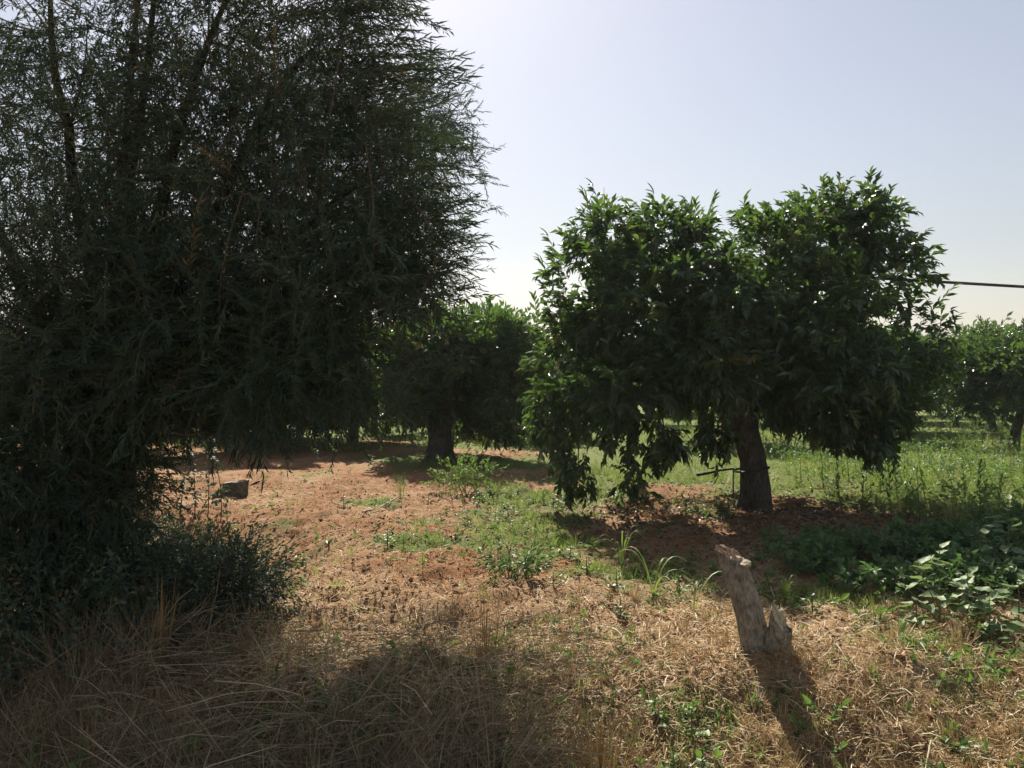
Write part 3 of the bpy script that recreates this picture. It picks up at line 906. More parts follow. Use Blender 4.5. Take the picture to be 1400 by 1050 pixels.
# thin leafy saplings seen against the lit soil on the left
sap_labels = ['leftmost thin leafy sapling against the lit red soil left of the grey block', 'thin sapling with bare lower stem, second from the left by the bank', 'tallest thin sapling hung with small dark leaves by the bank', 'thin sapling nearest the grey block']
for i, (px, py, hh) in enumerate(((246, 700, 0.66), (266, 702, 0.80), (284, 705, 0.86), (302, 700, 0.62))):
    D = 8.3
    x = (px - 700) / FPX * D; y = D; z = float(gz(x, y))
    t = thing('sapling', sap_labels[i], 'sapling', (x, y, z), 'saplings at the bank edge')
    e = np.array([rng.normal(0, 0.05), 0, hh])
    path = bez(np.array([0, 0, -0.03]), np.array([0.03, 0, hh * 0.5]), e, 9)
    g = Geo(); add_tube(g, path, np.linspace(0.007, 0.003, 9), 5); g.obj('stem', [M_twig], t)
    g = Geo()
    n = 26
    tt = 0.15 + 0.85 * rng.random(n)
    P = np.stack([np.interp(tt, np.linspace(0, 1, 9), path[:, k]) for k in range(3)], 1)
    d = unit(rng.normal(0, 1, (n, 3)) * [1, 1, 0.5])
    lt = spray(4, 0.08, 0.055, 0.6, True, 400 + i, stem_r=0.001)
    scatter(g, lt, P, frames(d), 1.0, np.full(n, 0.3))
    o = g.obj('foliage', [M_narrow, M_twig], t); tag(o, kind='stuff')


# ------------------------------------------------------------------ broad-leaved plants with separate leaves
bl = broadleaf()
def leaf_meshes(m, w, droop, ts=(0.2, 0.4, 0.6, 0.85)):
    v, f = broadleaf(w, droop)
    return [build('leaf', v, f, m, np.full(len(f), t), mesh_only=True, smooth=True) for t in ts]


LM_pale = leaf_meshes(M_pale, 0.58, 0.25)
LM_weed = leaf_meshes(M_weed, 0.5, 0.2)
LM_net = leaf_meshes(M_nettle, 0.55, 0.2)


def leafy_plant(name, label, cat, px, D, hh, n, size, meshes, stem_mat, branches=3, group=None, spread=0.5, lean=(0, 0), up=0.25, x=None, tip=True):
    x = (px - 700) / FPX * D if x is None else x
    y = D; z = float(gz(x, y))
    t = thing(name, label, cat, (x, y, z), group)
    paths = []
    e = np.array([lean[0], lean[1], hh])
    p0 = bez(np.array([0, 0, -0.03]), np.array([lean[0] * 0.3, lean[1] * 0.3, hh * 0.5]), e, 8)
    paths.append(p0)
    for b in range(branches):
        a = b * 2.4 + rng.random() * 1.5
        st = p0[1 + b % 3]
        en = st + np.array([math.cos(a) * spread * hh, math.sin(a) * spread * hh * 0.7, hh * (0.25 + 0.3 * rng.random())])
        paths.append(bez(st, (st + en) / 2 + [0, 0, -0.02], en, 6))
    for i, p in enumerate(paths):
        g = Geo(); add_tube(g, p, np.linspace(0.0055 if i == 0 else 0.004, 0.002, len(p)), 6)
        g.obj('stem', [stem_mat], t)
    for i in range(n):
        k = 0 if i < n * 0.45 or len(paths) == 1 else 1 + i % (len(paths) - 1)
        p = paths[k]
        f = (0.25 + 0.75 * ((i * 0.618) % 1)) if k == 0 else (0.35 + 0.65 * ((i * 0.618) % 1))
        P = np.array([np.interp(f, np.linspace(0, 1, len(p)), p[:, q]) for q in range(3)])
        a = i * 2.4 + rng.normal(0, 0.3)
        dr = unit(np.array([math.cos(a), math.sin(a), up + 0.7 * (f > 0.92) + rng.normal(0, 0.15)]))
        s = size * (1.15 - 0.55 * f) * (0.8 + 0.4 * rng.random())
        Rm = frames(dr[None], roll=rng.normal(0, 0.3, 1))[0]
        P = P + dr * 0.26 * s
        M4 = Matrix([[*(Rm[q] * s), P[q]] for q in range(3)] + [[0, 0, 0, 1]])
        obj('leaf', meshes[rng.integers(0, len(meshes))], t, mat=M4)
    return t


pl = 'broad pale grey green leaves'
leafy_plant('broadleaf_weed', 'tallest sunlit pale plant with upright spire in the right-hand clump', 'weed', 1284, 4.42, 0.46, 30, 0.135, LM_pale, M_greenstem, 4, 'pale broadleaved weeds', 0.45)
leafy_plant('broadleaf_weed', 'pale broadleaved weed just right of the spire plant, in full sun', 'weed', 1322, 4.45, 0.30, 26, 0.13, LM_pale, M_greenstem, 4, 'pale broadleaved weeds', 0.7)
leafy_plant('broadleaf_weed', 'low pale broadleaved weed nearest the camera beside yellow grass tufts', 'weed', 1352, 4.2, 0.24, 22, 0.12, LM_pale, M_greenstem, 4, 'pale broadleaved weeds', 0.7)
leafy_plant('broadleaf_weed', 'large-leaved pale weed at the right edge of the photo, low in the clump', 'weed', 1392, 4.3, 0.30, 26, 0.14, LM_pale, M_greenstem, 4, 'pale broadleaved weeds', 0.7)
leafy_plant('broadleaf_weed', 'small pale weed with folded leaves left of the spire plant', 'weed', 1252, 4.4, 0.18, 14, 0.10, LM_pale, M_greenstem, 3, 'pale broadleaved weeds', 0.8)
leafy_plant('broadleaf_weed', 'tall pale-topped weed standing behind the clump at the right edge', 'weed', 1378, 5.2, 0.60, 26, 0.13, LM_pale, M_greenstem, 3, 'pale broadleaved weeds', 0.3)
leafy_plant('broadleaf_weed', 'yellow green weed at the lower right edge under the pale clump', 'weed', 1385, 3.95, 0.13, 12, 0.08, LM_weed, M_greenstem, 2, None, 0.9)
# near bottom left corner
leafy_plant('broadleaf_weed', 'bright yellow green leafy shoot in the bottom left corner, leftmost', 'weed', 45, 2.9, 0.26, 18, 0.085, LM_weed, M_greenstem, 3, 'leafy shoots in the bottom left corner', 0.8)
leafy_plant('broadleaf_weed', 'bright green leafy shoot in the bottom left corner, rightmost', 'weed', 110, 2.85, 0.26, 18, 0.08, LM_weed, M_greenstem, 3, 'leafy shoots in the bottom left corner', 0.7)
for px, D, hh, lb in ((848, 4.45, 0.13, 'small upright dark green weed on straw left of the stump'), (920, 3.0, 0.16, 'blue green weed at the bottom edge left of the stump shadow'), (945, 3.25, 0.14, 'low spreading green weed in straw in front of the stump'),
                      (895, 3.35, 0.10, 'tiny green weed among orange straw near the bottom edge'), (1110, 4.55, 0.12, 'bright green weed just right of the stump at the shade edge'), (1085, 4.7, 0.12, 'bright green weed behind the pale side cut of the stump'),
                      (780, 5.9, 0.12, 'yellow green weed on red soil between hollow and hanging branch'), (530, 6.3, 0.14, 'small yellow green weed on the red bank left of centre'), (470, 8.6, 0.16, 'pale green weed cluster on the red bank below the tree shadow')):
    leafy_plant('weed', lb, 'weed', px, D, hh, 16, 0.055, LM_weed, M_greenstem, 4, None, 0.9)

for k in range(30):
    while True:
        y = rng.uniform(4.9, 9.8); x = rng.uniform(-1.2, 1.5)
        if rng.random() < 0.15 + green_mask(x, y): break
    leafy_plant('weed', 'small green weed dotting the lit soil between the tall dark tree and the stump', 'weed', 0, y, 0.07 + 0.07 * rng.random(), 9, 0.05, LM_weed, M_greenstem, 2, 'small weeds dotting the lit soil', 0.9, x=x)

# ------------------------------------------------------------------ long-bladed grasses
def blade(path, w, seg_n=None):
    p = np.asarray(path); n = len(p)
    d = unit(np.gradient(p, axis=0))
    s = unit(np.cross(d, [0, 0, 1.0]) + 1e-6)
    ww = w * np.sin(np.linspace(0.5, np.pi, n))[:, None]
    V = np.concatenate([p - s * ww / 2, p + [0, 0, -w * 0.12], p + s * ww / 2])
    i = np.arange(n - 1)
    F = np.concatenate([np.stack([i, i + 1, n + i + 1, n + i], -1), np.stack([n + i, n + i + 1, 2 * n + i + 1, 2 * n + i], -1)])
    return V, F


def long_grass(name, label, px, D, blades, w, tint, group=None, mat=None):
    x = (px - 700) / FPX * D; z = float(gz(x, D))
    t = thing(name, label, 'grass', (x, D, z), group)
    for a, L, up in blades:
        dx, dy = math.cos(a), math.sin(a)
        p = bez([0, 0, -0.01], [dx * L * 0.25, dy * L * 0.25, L * up], [dx * L * 0.8, dy * L * 0.8, L * up * 0.55], 9)
        V, F = blade(p, w)
        build('blade', V, F, mat or M_grass, np.full(len(F), tint + rng.normal(0, 0.08)), parent=t, smooth=True)
    return t


long_grass('grass_tuft', 'tall arching long-bladed green grass at the edge of tree shade left of the stump', 893, 5.0,
           [(2.7, .34, 1.25), (2.3, .36, 1.2), (0.3, .32, 1.15), (-0.2, .30, .9), (3.3, .25, .7), (0.9, .3, 1.1), (-1.2, .3, .8), (3.9, .25, .6)], 0.013, 0.6, 'long-bladed grasses by the stump')
long_grass('grass_tuft', 'arching long-bladed grass whose blade touches the stump top', 948, 4.6,
           [(0.2, .36, .95), (2.9, .3, .8), (3.6, .25, .6), (-0.4, .22, .5), (-1.2, .2, .7), (1.2, .25, .9)], 0.013, 0.55, 'long-bladed grasses by the stump')
long_grass('grass_tuft', 'upright green grass tuft with pale seed heads directly behind the stump', 1073, 4.8,
           [(a, 0.08 + 0.05 * rng.random(), 1.8 + 0.6 * rng.random()) for a in np.linspace(0, 6, 16)], 0.007, 0.3)
long_grass('grass_tuft', 'green grass tuft in tree shade at the left end of the long grasses', 850, 5.6,
           [(a, 0.16 + 0.1 * rng.random(), 1.2 + rng.random()) for a in np.linspace(0, 6, 14)], 0.009, 0.3)

# upright dry stalk clumps
for px, D, hh, lb in ((820, 3.0, 0.33, 'dense upright brown dry grass clump at the bottom edge centre'), (1215, 4.55, 0.09, 'small golden grass tuft below the pale clump'), (1222, 4.05, 0.11, 'golden dry grass tuft on the straw in front of the pale clump'),
                      (1308, 4.1, 0.14, 'brownish dry grass tuft below the pale clump at right'), (868, 4.9, 0.09, 'yellow dry grass tuft on straw left of the stump'), (548, 9.6, 0.34, 'upright grey green seeding weed on the red soil before the squat trunk'),
                      (665, 3.75, 0.42, 'upright dry stalks standing in the shaded hollow'), (218, 3.75, 0.42, 'upright pale dry stalks in front of the shaded shrubs'), (120, 3.1, 0.24, 'dry brown grass clump near the bottom left corner')):
    x = (px - 700) / FPX * D; z = float(gz(x, D))
    t = thing('dry_grass_tuft' if 'seeding' not in lb else 'weed', lb, 'grass' if 'seeding' not in lb else 'weed', (x, D, z))
    n = 70 if hh < 0.2 else (150 if 'dense' in lb else 50)
    for q in range(n):
        a = rng.random() * 6.28; rr = (0.05 if hh < 0.2 else 0.06) * rng.random() * (2.2 if 'dense' in lb else 1)
        s = np.array([math.cos(a) * rr, math.sin(a) * rr, -0.01])
        e = s * [2.6, 2.6, 0] + np.array([rng.normal(0, 0.02), rng.normal(0, 0.02), hh * (0.5 + 0.6 * rng.random())])
        V, F = blade(bez(s, (s + e) / 2 + [0, 0, hh * 0.12], e, 4), 0.0035 if hh > 0.2 else 0.003)
        build('stalk', V, F, M_weed if 'seeding' in lb else M_straw, np.full(len(F), 0.15 + 0.75 * rng.random() * (0.55 if hh > 0.2 else 1) + (0.2 if hh < 0.2 else 0)), parent=t)

# ------------------------------------------------------------------ scattered straw, litter, grass, ground cover
def fan(n, d0, d1, x0, x1, power=1.6):
    """points of the field, denser near the road side"""
    u = rng.random(n)
    k = 1 - power
    D = (d0 ** k + u * (d1 ** k - d0 ** k)) ** (1 / k)
    half = D * (700 / FPX) + 0.4
    x = (rng.random(n) * 2 - 1) * half
    ok = (x > x0) & (x < x1)
    return x[ok], D[ok]


def on_ground(x, y, dz=0.0):
    return np.stack([x, y, gz(x, y) + dz], 1)


# straw
def straw_tmpl(kink, w):
    V = np.array([[-w, 0, 0], [w, 0, 0], [w, 0.5, kink], [-w, 0.5, kink], [w * 0.6, 1, 0], [-w * 0.6, 1, 0]])
    F = np.array([[0, 1, 2], [0, 2, 3], [3, 2, 4], [3, 4, 5]])
    return V, F, np.full(4, 0.5), np.zeros(4, int)


g = Geo()
x, y = fan(95000, 2.5, 12, -5, 7, 2.0)
keep = rng.random(len(x)) < (0.35 + 0.9 * dry_mask(x, y)) * (1 - 0.45 * green_mask(x, y))
x = x[keep]; y = y[keep]
n = len(x)
a = rng.random(n) * 6.28
d = np.stack([np.cos(a), np.sin(a), rng.normal(0, 0.33, n)], 1)
P = on_ground(x, y, 0.006 + 0.035 * rng.random(n) ** 2 * sstep(6, 4, y) + 0.01 * rng.random(n))
L = (0.03 + 0.06 * rng.random(n) ** 1.5) * (0.85 + 0.05 * y)
dryv = dry_mask(x, y)
tt = np.clip(0.30 + 0.38 * dryv + rng.normal(0, 0.22, n), 0, 1)
for k in range(3):
    s = np.arange(n) % 3 == k
    scatter(g, straw_tmpl((-0.05, 0.08, 0.15)[k], 0.022), P[s], frames(d[s], roll=rng.normal(0, 0.5, s.sum())), L[s], tt[s])
o = g.obj('straw_litter', [M_straw]); tag(o, 'mown straw and bark-coloured litter lying all over the soil', 'straw', kind='stuff')

# standing dry grass, foreground
def tuft_tmpl(n, h, w, spread, seed):
    r = np.random.default_rng(seed); g = Geo()
    for i in range(n):
        a = r.random() * 6.28; q = spread * r.random()
        s = np.array([math.cos(a), math.sin(a), 0]) * q * 0.5
        hh = h * (0.5 + 0.6 * r.random())
        e = s * 3 + np.array([r.normal(0, .12) * hh, r.normal(0, .12) * hh, hh])
        m = (s + e) / 2 + [0, 0, hh * 0.15]
        sd = unit(np.array([-math.sin(a + 1), math.cos(a + 1), 0])) * w / 2
        V = np.array([s - sd, s + sd, m - sd * 0.8, m + sd * 0.8, e])
        g.add(V, np.array([[0, 1, 3], [0, 3, 2], [2, 3, 4]]), 0.5 + r.normal(0, 0.12), 0)
    return g.tris()


def tufts(name, label, mat, xy, tm, S, tint, cat='grass', dz=0.0, lean=0.2):
    x, y = xy
    n = len(x)
    g = Geo()
    P = on_ground(x, y, dz)
    a = rng.random(n) * 6.28
    d = np.stack([np.cos(a), np.sin(a), np.zeros(n)], 1)
    R = frames(d)
    tl = rng.normal(0, lean, (n, 2))
    R = np.einsum('nij,njk->nik', np.stack([np.stack([np.ones(n), np.zeros(n), tl[:, 0]], 1), np.stack([np.zeros(n), np.ones(n), tl[:, 1]], 1), np.stack([-tl[:, 0], -tl[:, 1], np.ones(n)], 1)], 1), R)
    for k in range(len(tm)):
        s = np.arange(n) % len(tm) == k
        scatter(g, tm[k], P[s], R[s], S[s], tint[s])
    o = g.obj(name, [mat]); tag(o, label, cat, kind='stuff')
    return o


td_ = [tuft_tmpl(9, 0.10, 0.0032, 0.05, s) for s in range(4)]
x, y = fan(9000, 2.5, 6.0, -3, 4, 2.2)
k = rng.random(len(x)) < sstep(0.45, 0.75, dry_mask(x, y)) * sstep(5.8, 4.2, y)
k |= (rng.random(len(x)) < 0.9) & (x < 0.3) & (y < 4.1)
k &= rng.random(len(x)) < 0.75
x = x[k]; y = y[k]
k = fbm(x * 3 + 8, y * 3, 3) > 0.46; x = x[k]; y = y[k]
tufts('dry_grass', 'short dry golden grass standing in the foreground', M_straw, (x, y), td_, 0.35 + 0.75 * rng.random(len(x)) ** 2, np.clip(0.45 + rng.normal(0, 0.2, len(x)), 0, 1))
# tall grey-brown stalks in the shaded foreground
tq = [tuft_tmpl(9, 0.34, 0.0026, 0.12, 50 + s) for s in range(6)]
x = rng.uniform(-2.9, 0.35, 2600); y = rng.uniform(2.45, 4.15, 2600)
k = (x > -y * 0.72) & (rng.random(2600) < 0.15 + 0.85 * np.maximum(sstep(-0.9, -1.9, x), sstep(3.5, 3.0, y) * sstep(0.25, -0.2, x))) & (fbm(x * 3, y * 3, 2) > 0.42); x = x[k]; y = y[k]
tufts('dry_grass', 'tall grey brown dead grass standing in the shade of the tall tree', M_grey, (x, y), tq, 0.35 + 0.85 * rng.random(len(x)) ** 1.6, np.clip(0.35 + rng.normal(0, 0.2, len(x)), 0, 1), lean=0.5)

# fallen stalk tangle
g = Geo()
n = 2600
for i in range(n):
    y = rng.uniform(2.5, 4.05) ; x = rng.uniform(-y * 0.7, 0.3)
    L = 0.12 + 0.45 * rng.random() ** 2
    a = rng.normal(0.1, 0.75) if rng.random() < 0.7 else rng.random() * 6.28
    z0 = float(gz(x, y)) + 0.02 + 0.16 * rng.random() ** 1.5
    s = np.array([x, y, z0]); e = s + np.array([math.cos(a) * L, math.sin(a) * L, rng.normal(-0.01, 0.07)])
    m = (s + e) / 2 + [0, 0, 0.01 + 0.02 * rng.random()]
    V, F, C = tube(np.array([s, m, e]), np.array([1, 0.85, 0.5]) * (0.0008 + 0.0020 * rng.random() ** 3), 3, cap=False)
    g.add(V, F, np.clip(0.55 + rng.normal(0, 0.25), 0, 1), 0)
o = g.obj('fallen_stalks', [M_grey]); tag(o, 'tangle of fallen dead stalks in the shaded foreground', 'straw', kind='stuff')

# individual long pale stalks
stalks = [((270, 968), (300, 985), 0.9, 'kinked pale cane lying low at the bottom left, its knee pointing right'),]
def lying(name, label, cat, pts, rad, mat, tint, group=None, sides=6):
    pts = [np.array([*gpt(px, py)[:2], 0.0]) + np.array([0, 0, h]) for px, py, h in pts]
    for p in pts: p[2] += float(gz(p[0], p[1]))
    P = np.array(pts)
    n = 7
    t = np.linspace(0, len(P) - 1, n * (len(P) - 1) + 1)
    Q = np.stack([np.interp(t, np.arange(len(P)), P[:, k]) for k in range(3)], 1)
    Q[1:-1] += rng.normal(0, 0.0012, Q[1:-1].shape)
    o0_ = Q[0].copy()
    g = Geo(); add_tube(g, Q - o0_, np.linspace(rad, rad * 0.55, len(Q)), sides, 0.08, 0, tint)
    o = g.obj(name, [mat]); o.location = o0_
    return tag(o, label, cat, group)


gs = 'long dead stalks lying across the shaded foreground'
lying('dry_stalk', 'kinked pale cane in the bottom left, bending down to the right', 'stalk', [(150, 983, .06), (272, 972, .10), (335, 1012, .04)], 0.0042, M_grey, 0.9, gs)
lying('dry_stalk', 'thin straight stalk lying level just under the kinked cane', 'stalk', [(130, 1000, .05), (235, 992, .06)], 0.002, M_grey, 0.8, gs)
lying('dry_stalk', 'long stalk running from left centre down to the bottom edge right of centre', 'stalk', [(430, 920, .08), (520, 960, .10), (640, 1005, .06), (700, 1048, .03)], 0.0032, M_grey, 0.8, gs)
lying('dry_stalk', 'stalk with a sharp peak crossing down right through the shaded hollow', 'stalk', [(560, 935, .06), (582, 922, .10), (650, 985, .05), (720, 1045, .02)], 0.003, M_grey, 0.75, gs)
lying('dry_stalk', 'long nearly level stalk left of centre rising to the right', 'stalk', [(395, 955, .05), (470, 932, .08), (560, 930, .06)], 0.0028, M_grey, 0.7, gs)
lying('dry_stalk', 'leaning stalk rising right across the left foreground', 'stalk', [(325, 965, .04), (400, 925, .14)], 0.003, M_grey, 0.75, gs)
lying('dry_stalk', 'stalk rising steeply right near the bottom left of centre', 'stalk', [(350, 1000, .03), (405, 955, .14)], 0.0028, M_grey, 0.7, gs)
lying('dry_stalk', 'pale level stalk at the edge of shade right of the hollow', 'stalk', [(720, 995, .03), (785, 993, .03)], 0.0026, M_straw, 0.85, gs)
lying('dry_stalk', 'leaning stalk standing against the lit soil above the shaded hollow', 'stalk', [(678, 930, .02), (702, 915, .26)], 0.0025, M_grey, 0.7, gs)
lying('dry_stalk', 'short leaning stalk crossing the hollow to the upper left', 'stalk', [(620, 930, .02), (592, 900, .20)], 0.0025, M_grey, 0.7, gs)
lying('stick', 'short bleached stick standing in the lit soil by the bank', 'stick', [(374, 842, .0), (379, 838, .19)], 0.005, M_straw, 1.0)
lying('stick', 'thin curved bleached twig above the short standing stick by the bank', 'stick', [(358, 780, .02), (366, 772, .05), (378, 765, .06)], 0.004, M_straw, 1.0)
lying('stick', 'dead branch lying on the red bank below the tree shadow', 'stick', [(496, 702, .02), (520, 694, .03), (546, 684, .04)], 0.011, M_grey, 0.6)
lying('stick', 'thin dead branch lying beside the other on the red bank', 'stick', [(505, 706, .02), (548, 692, .03)], 0.007, M_grey, 0.5)
lying('stick', 'pale straw stick forming a fork at the bottom edge right', 'stick', [(1272, 985, .08), (1258, 1005, .02), (1240, 1040, .0)], 0.0035, M_straw, 0.95)
lying('stick', 'long pale straw slanting at the right edge foreground', 'stick', [(1358, 918, .03), (1400, 950, .03)], 0.0028, M_straw, 1.0)
lying('stick', 'pale straw slanting right of the stump shadow', 'stick', [(1143, 905, .03), (1178, 940, .01)], 0.0026, M_straw, 1.0)

# green grass in patches
tg = [tuft_tmpl(9, 0.085, 0.004, 0.06, 80 + s) for s in range(4)]
x, y = fan(30000, 2.6, 14, -6, 9, 1.6)
gmk = green_mask(x, y)
k = rng.random(len(x)) < sstep(0.40, 0.9, gmk) * 0.9 + 0.02
x = x[k]; y = y[k]
tufts('grass', 'short yellow green grass growing in patches on the soil', M_grass, (x, y), tg, (0.5 + 0.8 * rng.random(len(x))) * (0.8 + 0.03 * y), np.clip(0.55 + rng.normal(0, 0.16, len(x)), 0, 1))
# small leafy seedlings
tl = [spray(6, 0.05, 0.035, 0.5, True, 500 + s, 75, stem_r=0.001) for s in range(3)]
x, y = fan(5200, 2.6, 14, -4, 9, 1.7)
k = rng.random(len(x)) < green_mask(x, y) * 0.9 + 0.03
x = x[k]; y = y[k]; n = len(x)
g = Geo(); P = on_ground(x, y, 0.005)
d = unit(np.stack([rng.normal(0, 1, n), rng.normal(0, 1, n), 0.5 + rng.random(n)], 1))
for k in range(3):
    s = np.arange(n) % 3 == k
    scatter(g, tl[k], P[s], frames(d[s]), 0.8 + 0.9 * rng.random(s.sum()), np.clip(0.5 + rng.normal(0, 0.2, s.sum()), 0, 1))
o = g.obj('ground_cover', [M_weed, M_greenstem]); tag(o, 'small leafy seedlings dotted over the orchard floor', 'weeds', kind='stuff')

# meadow of tall weeds, right and far
tm_ = [tuft_tmpl(11, 0.24, 0.008, 0.18, 120 + s) for s in range(4)]
x, y = fan(14000, 6.5, 40, -25, 32, 0.7)
dens = sstep(3.4, 5.2, x - 0.08 * (y - 8)) * sstep(6.5, 8.5, y) + 0.75 * sstep(15, 19, y) + 0.5 * sstep(9.8, 12, y) * sstep(0.5, 2, x)
k = rng.random(len(x)) < dens * (0.25 + 0.9 * fbm(x * 0.8, y * 0.8, 3))
# keep the shaded bare soil below the trees mostly open
k &= ~((np.hypot(x + 1.0, y - 14.7) < 1.6) | (np.hypot(x - 2.7, y - 8.65) < 1.2))
x = x[k]; y = y[k]
tufts('meadow_grass', 'tall green weeds and grass between the orchard rows', M_grass, (x, y), tm_, (0.22 + 0.7 * rng.random(len(x)) ** 1.8) * (0.5 + fbm(x * 0.5, y * 0.5, 2)), np.clip(0.38 + 0.55 * fbm(x * 0.6 + 5, y * 0.6, 3) + rng.normal(0, 0.17, len(x)), 0, 1), lean=0.3)
x2, y2 = fan(9000, 6.5, 26, -12, 24, 0.8)
dn = sstep(3.2, 5.0, x2 - 0.08 * (y2 - 8)) * sstep(6.3, 8, y2) + 0.6 * sstep(12, 16, y2)
k = rng.random(len(x2)) < dn * (0.2 + fbm(x2 * 0.7 + 9, y2 * 0.7, 3))
x2 = x2[k]; y2 = y2[k]; n = len(x2)
g = Geo()
P = on_ground(x2, y2, 0.02) + np.stack([np.zeros(n), np.zeros(n), 0.22 * rng.random(n) ** 1.5], 1)
d = unit(np.stack([rng.normal(0, 1, n), rng.normal(0, 1, n), 0.7 + rng.random(n)], 1))
for k in range(4):
    s = np.arange(n) % 4 == k
    scatter(g, ts_weed[k], P[s], frames(d[s]), 0.8 + 0.9 * rng.random(s.sum()), np.clip(0.55 + rng.normal(0, 0.2, s.sum()), 0, 1))
o = g.obj('ground_cover', [M_weed, M_greenstem]); tag(o, 'leafy green weeds mixed through the meadow between the rows', 'weeds', kind='stuff')
# individual taller weeds in the meadow: stem with leaf spray
tw = [spray(16, 0.55, 0.06, 0.35, False, 600 + s, 45, droop=0.0, base=0.1, stem_r=0.004) for s in range(3)]
twm = []
for k in range(3):
    g = Geo()
    V_, F_, T_, M_ = tw[k]
    Rz = np.array([[1, 0, 0], [0, 0, -1.0], [0, 1, 0]])
    g.add(V_ @ Rz.T, F_, T_, M_)
    twm.append(g.obj('meadow_weed', [M_weed, M_greenstem], mesh_only=True))
for i in range(90):
    y = rng.uniform(6.9, 17); x = rng.uniform(3.3 + 0.12 * (y - 7), y * 0.72)
    if x < 3.0: continue
    o = obj('meadow_weed', twm[i % 3], loc=(x, y, float(gz(x, y)) - 0.02))
    s = 0.6 + 0.7 * rng.random()
    o.scale = (s, s, s); o.rotation_euler = (rng.normal(0, .1), rng.normal(0, .1), rng.random() * 6.28)
    tag(o, 'slender upright weed standing in the green meadow at the right', 'weed', 'upright weeds in the meadow')

# nettle-like ground cover in the tree shade at right
tnn = [spray(9, 0.13, 0.062, 0.55, True, 700 + s, 65, 0.4, stem_r=0.0015, lf=leaf4(0.58)) for s in range(4)]
n = 5200
x = rng.uniform(1.6, 5.2, n); y = rng.uniform(4.55, 7.4, n)
m = sstep(0, 0.5, x - 1.75 - 0.25 * np.abs(y - 5.6)) * sstep(4.6, 5.0, y + 0.0 * x) * (1 - sstep(6.1, 6.6, y - 0.5 * np.maximum(0, x - 3)))
m = m * (fbm(x * 1.5, y * 1.5, 3) > 0.36)
k = rng.random(n) < m
x = x[k]; y = y[k]; n = len(x)
P = on_ground(x, y, 0.02) + np.stack([np.zeros(n), np.zeros(n), 0.12 * rng.random(n)], 1)
d = unit(np.stack([rng.normal(0, 1, n), rng.normal(0, 1, n), 0.9 + 0.5 * rng.random(n)], 1))
g = Geo()
for k in range(4):
    s = np.arange(n) % 4 == k
    scatter(g, tnn[k], P[s], frames(d[s]), 0.65 + 0.4 * rng.random(s.sum()), np.clip(0.5 + rng.normal(0, 0.2, s.sum()), 0, 1))
o = g.obj('ground_cover', [M_nettle, M_greenstem]); tag(o, 'carpet of dark green leafy weeds in the tree shade at right', 'weeds', kind='stuff')

# dead leaves under the orange tree
g = Geo()
lv_, lf_ = leaf2(0.45, 0.12, 0.1)
x = rng.normal(2.7, 1.5, 4200); y = rng.normal(8.1, 0.9, 4200); n = len(x)
d = np.stack([rng.normal(0, 1, n), rng.normal(0, 1, n), rng.normal(0, 0.3, n)], 1)
scatter(g, (lv_, lf_, np.full(2, 0.5), np.zeros(2, int)), on_ground(x, y, 0.018), frames(d, roll=rng.normal(0, 0.5, n)), 0.04 + 0.03 * rng.random(n), np.clip(rng.random(n) ** 2, 0, 1))
o = g.obj('fallen_leaves', [M_deadleaf]); tag(o, 'brown fallen leaves covering the soil under the largest orange tree', 'leaves', kind='stuff')

# chips of bark and leaf litter all over the bare soil
g = Geo()
x, y = fan(60000, 2.6, 13, -5, 6, 1.7); n = len(x)
k = rng.random(n) < 0.35 + 1.3 * (fbm(x * 4 + 3, y * 4 + 1, 3) - 0.35); x = x[k]; y = y[k]; n = len(x)
d = np.stack([rng.normal(0, 1, n), rng.normal(0, 1, n), rng.normal(0, 0.45, n)], 1)
scatter(g, (lv_, lf_, np.full(2, 0.5), np.zeros(2, int)), on_ground(x, y, 0.010 + 0.012 * rng.random(n)), frames(d, roll=rng.normal(0, 0.6, n)), (0.014 + 0.028 * rng.random(n) ** 2) * (0.8 + 0.05 * y), np.clip(rng.random(n), 0, 1))
M_chip = leaf_mat('litter_chip', [(0.0, (0.06, 0.032, 0.02)), (0.5, (0.23, 0.120, 0.056)), (0.85, (0.40, 0.24, 0.115)), (1.0, (0.58, 0.48, 0.36))], 0.7, 0.1, (0.4, 0.2, 0.08), 0.3)
o = g.obj('leaf_litter', [M_chip]); tag(o, 'reddish chips of bark and leaf litter over the bare soil', 'litter', kind='stuff')

# small clods of soil
g = Geo()
ico = np.array([[0, 0, 1], [1, 0, 0], [0, 1, 0], [-1, 0, 0], [0, -1, 0], [0, 0, -1]], float)
icf = np.array([[0, 1, 2], [0, 2, 3], [0, 3, 4], [0, 4, 1], [5, 2, 1], [5, 3, 2], [5, 4, 3], [5, 1, 4]])
x, y = fan(11000, 2.6, 12, -4, 5, 1.4); n = len(x)
tmp = (ico * [1, 0.8, 0.6] + np.random.default_rng(2).normal(0, 0.15, (6, 3)), icf, np.full(8, 0.5), np.zeros(8, int))
scatter(g, tmp, on_ground(x, y, 0.0), frames(rng.normal(0, 1, (n, 3))), 0.005 + 0.030 * rng.random(n) ** 4, np.zeros(n))
M_clod = bark_mat('soil_clod', (0.12, 0.060, 0.032), (0.33, 0.18, 0.095), 20, 0.5, 1)
o = g.obj('soil_clods', [M_clod]); tag(o, 'small clods of red soil lying on the field', 'soil', kind='stuff')

# ------------------------------------------------------------------ the broken stump
DS = 3.78
sx, sy = (1042 - 700) / FPX * DS, DS
sz = float(gz(sx, sy))
s0 = np.array([sx, sy, sz])
stump = thing('stump', 'weathered forked tree stump leaning left on the straw at lower right', 'stump', tuple(s0))


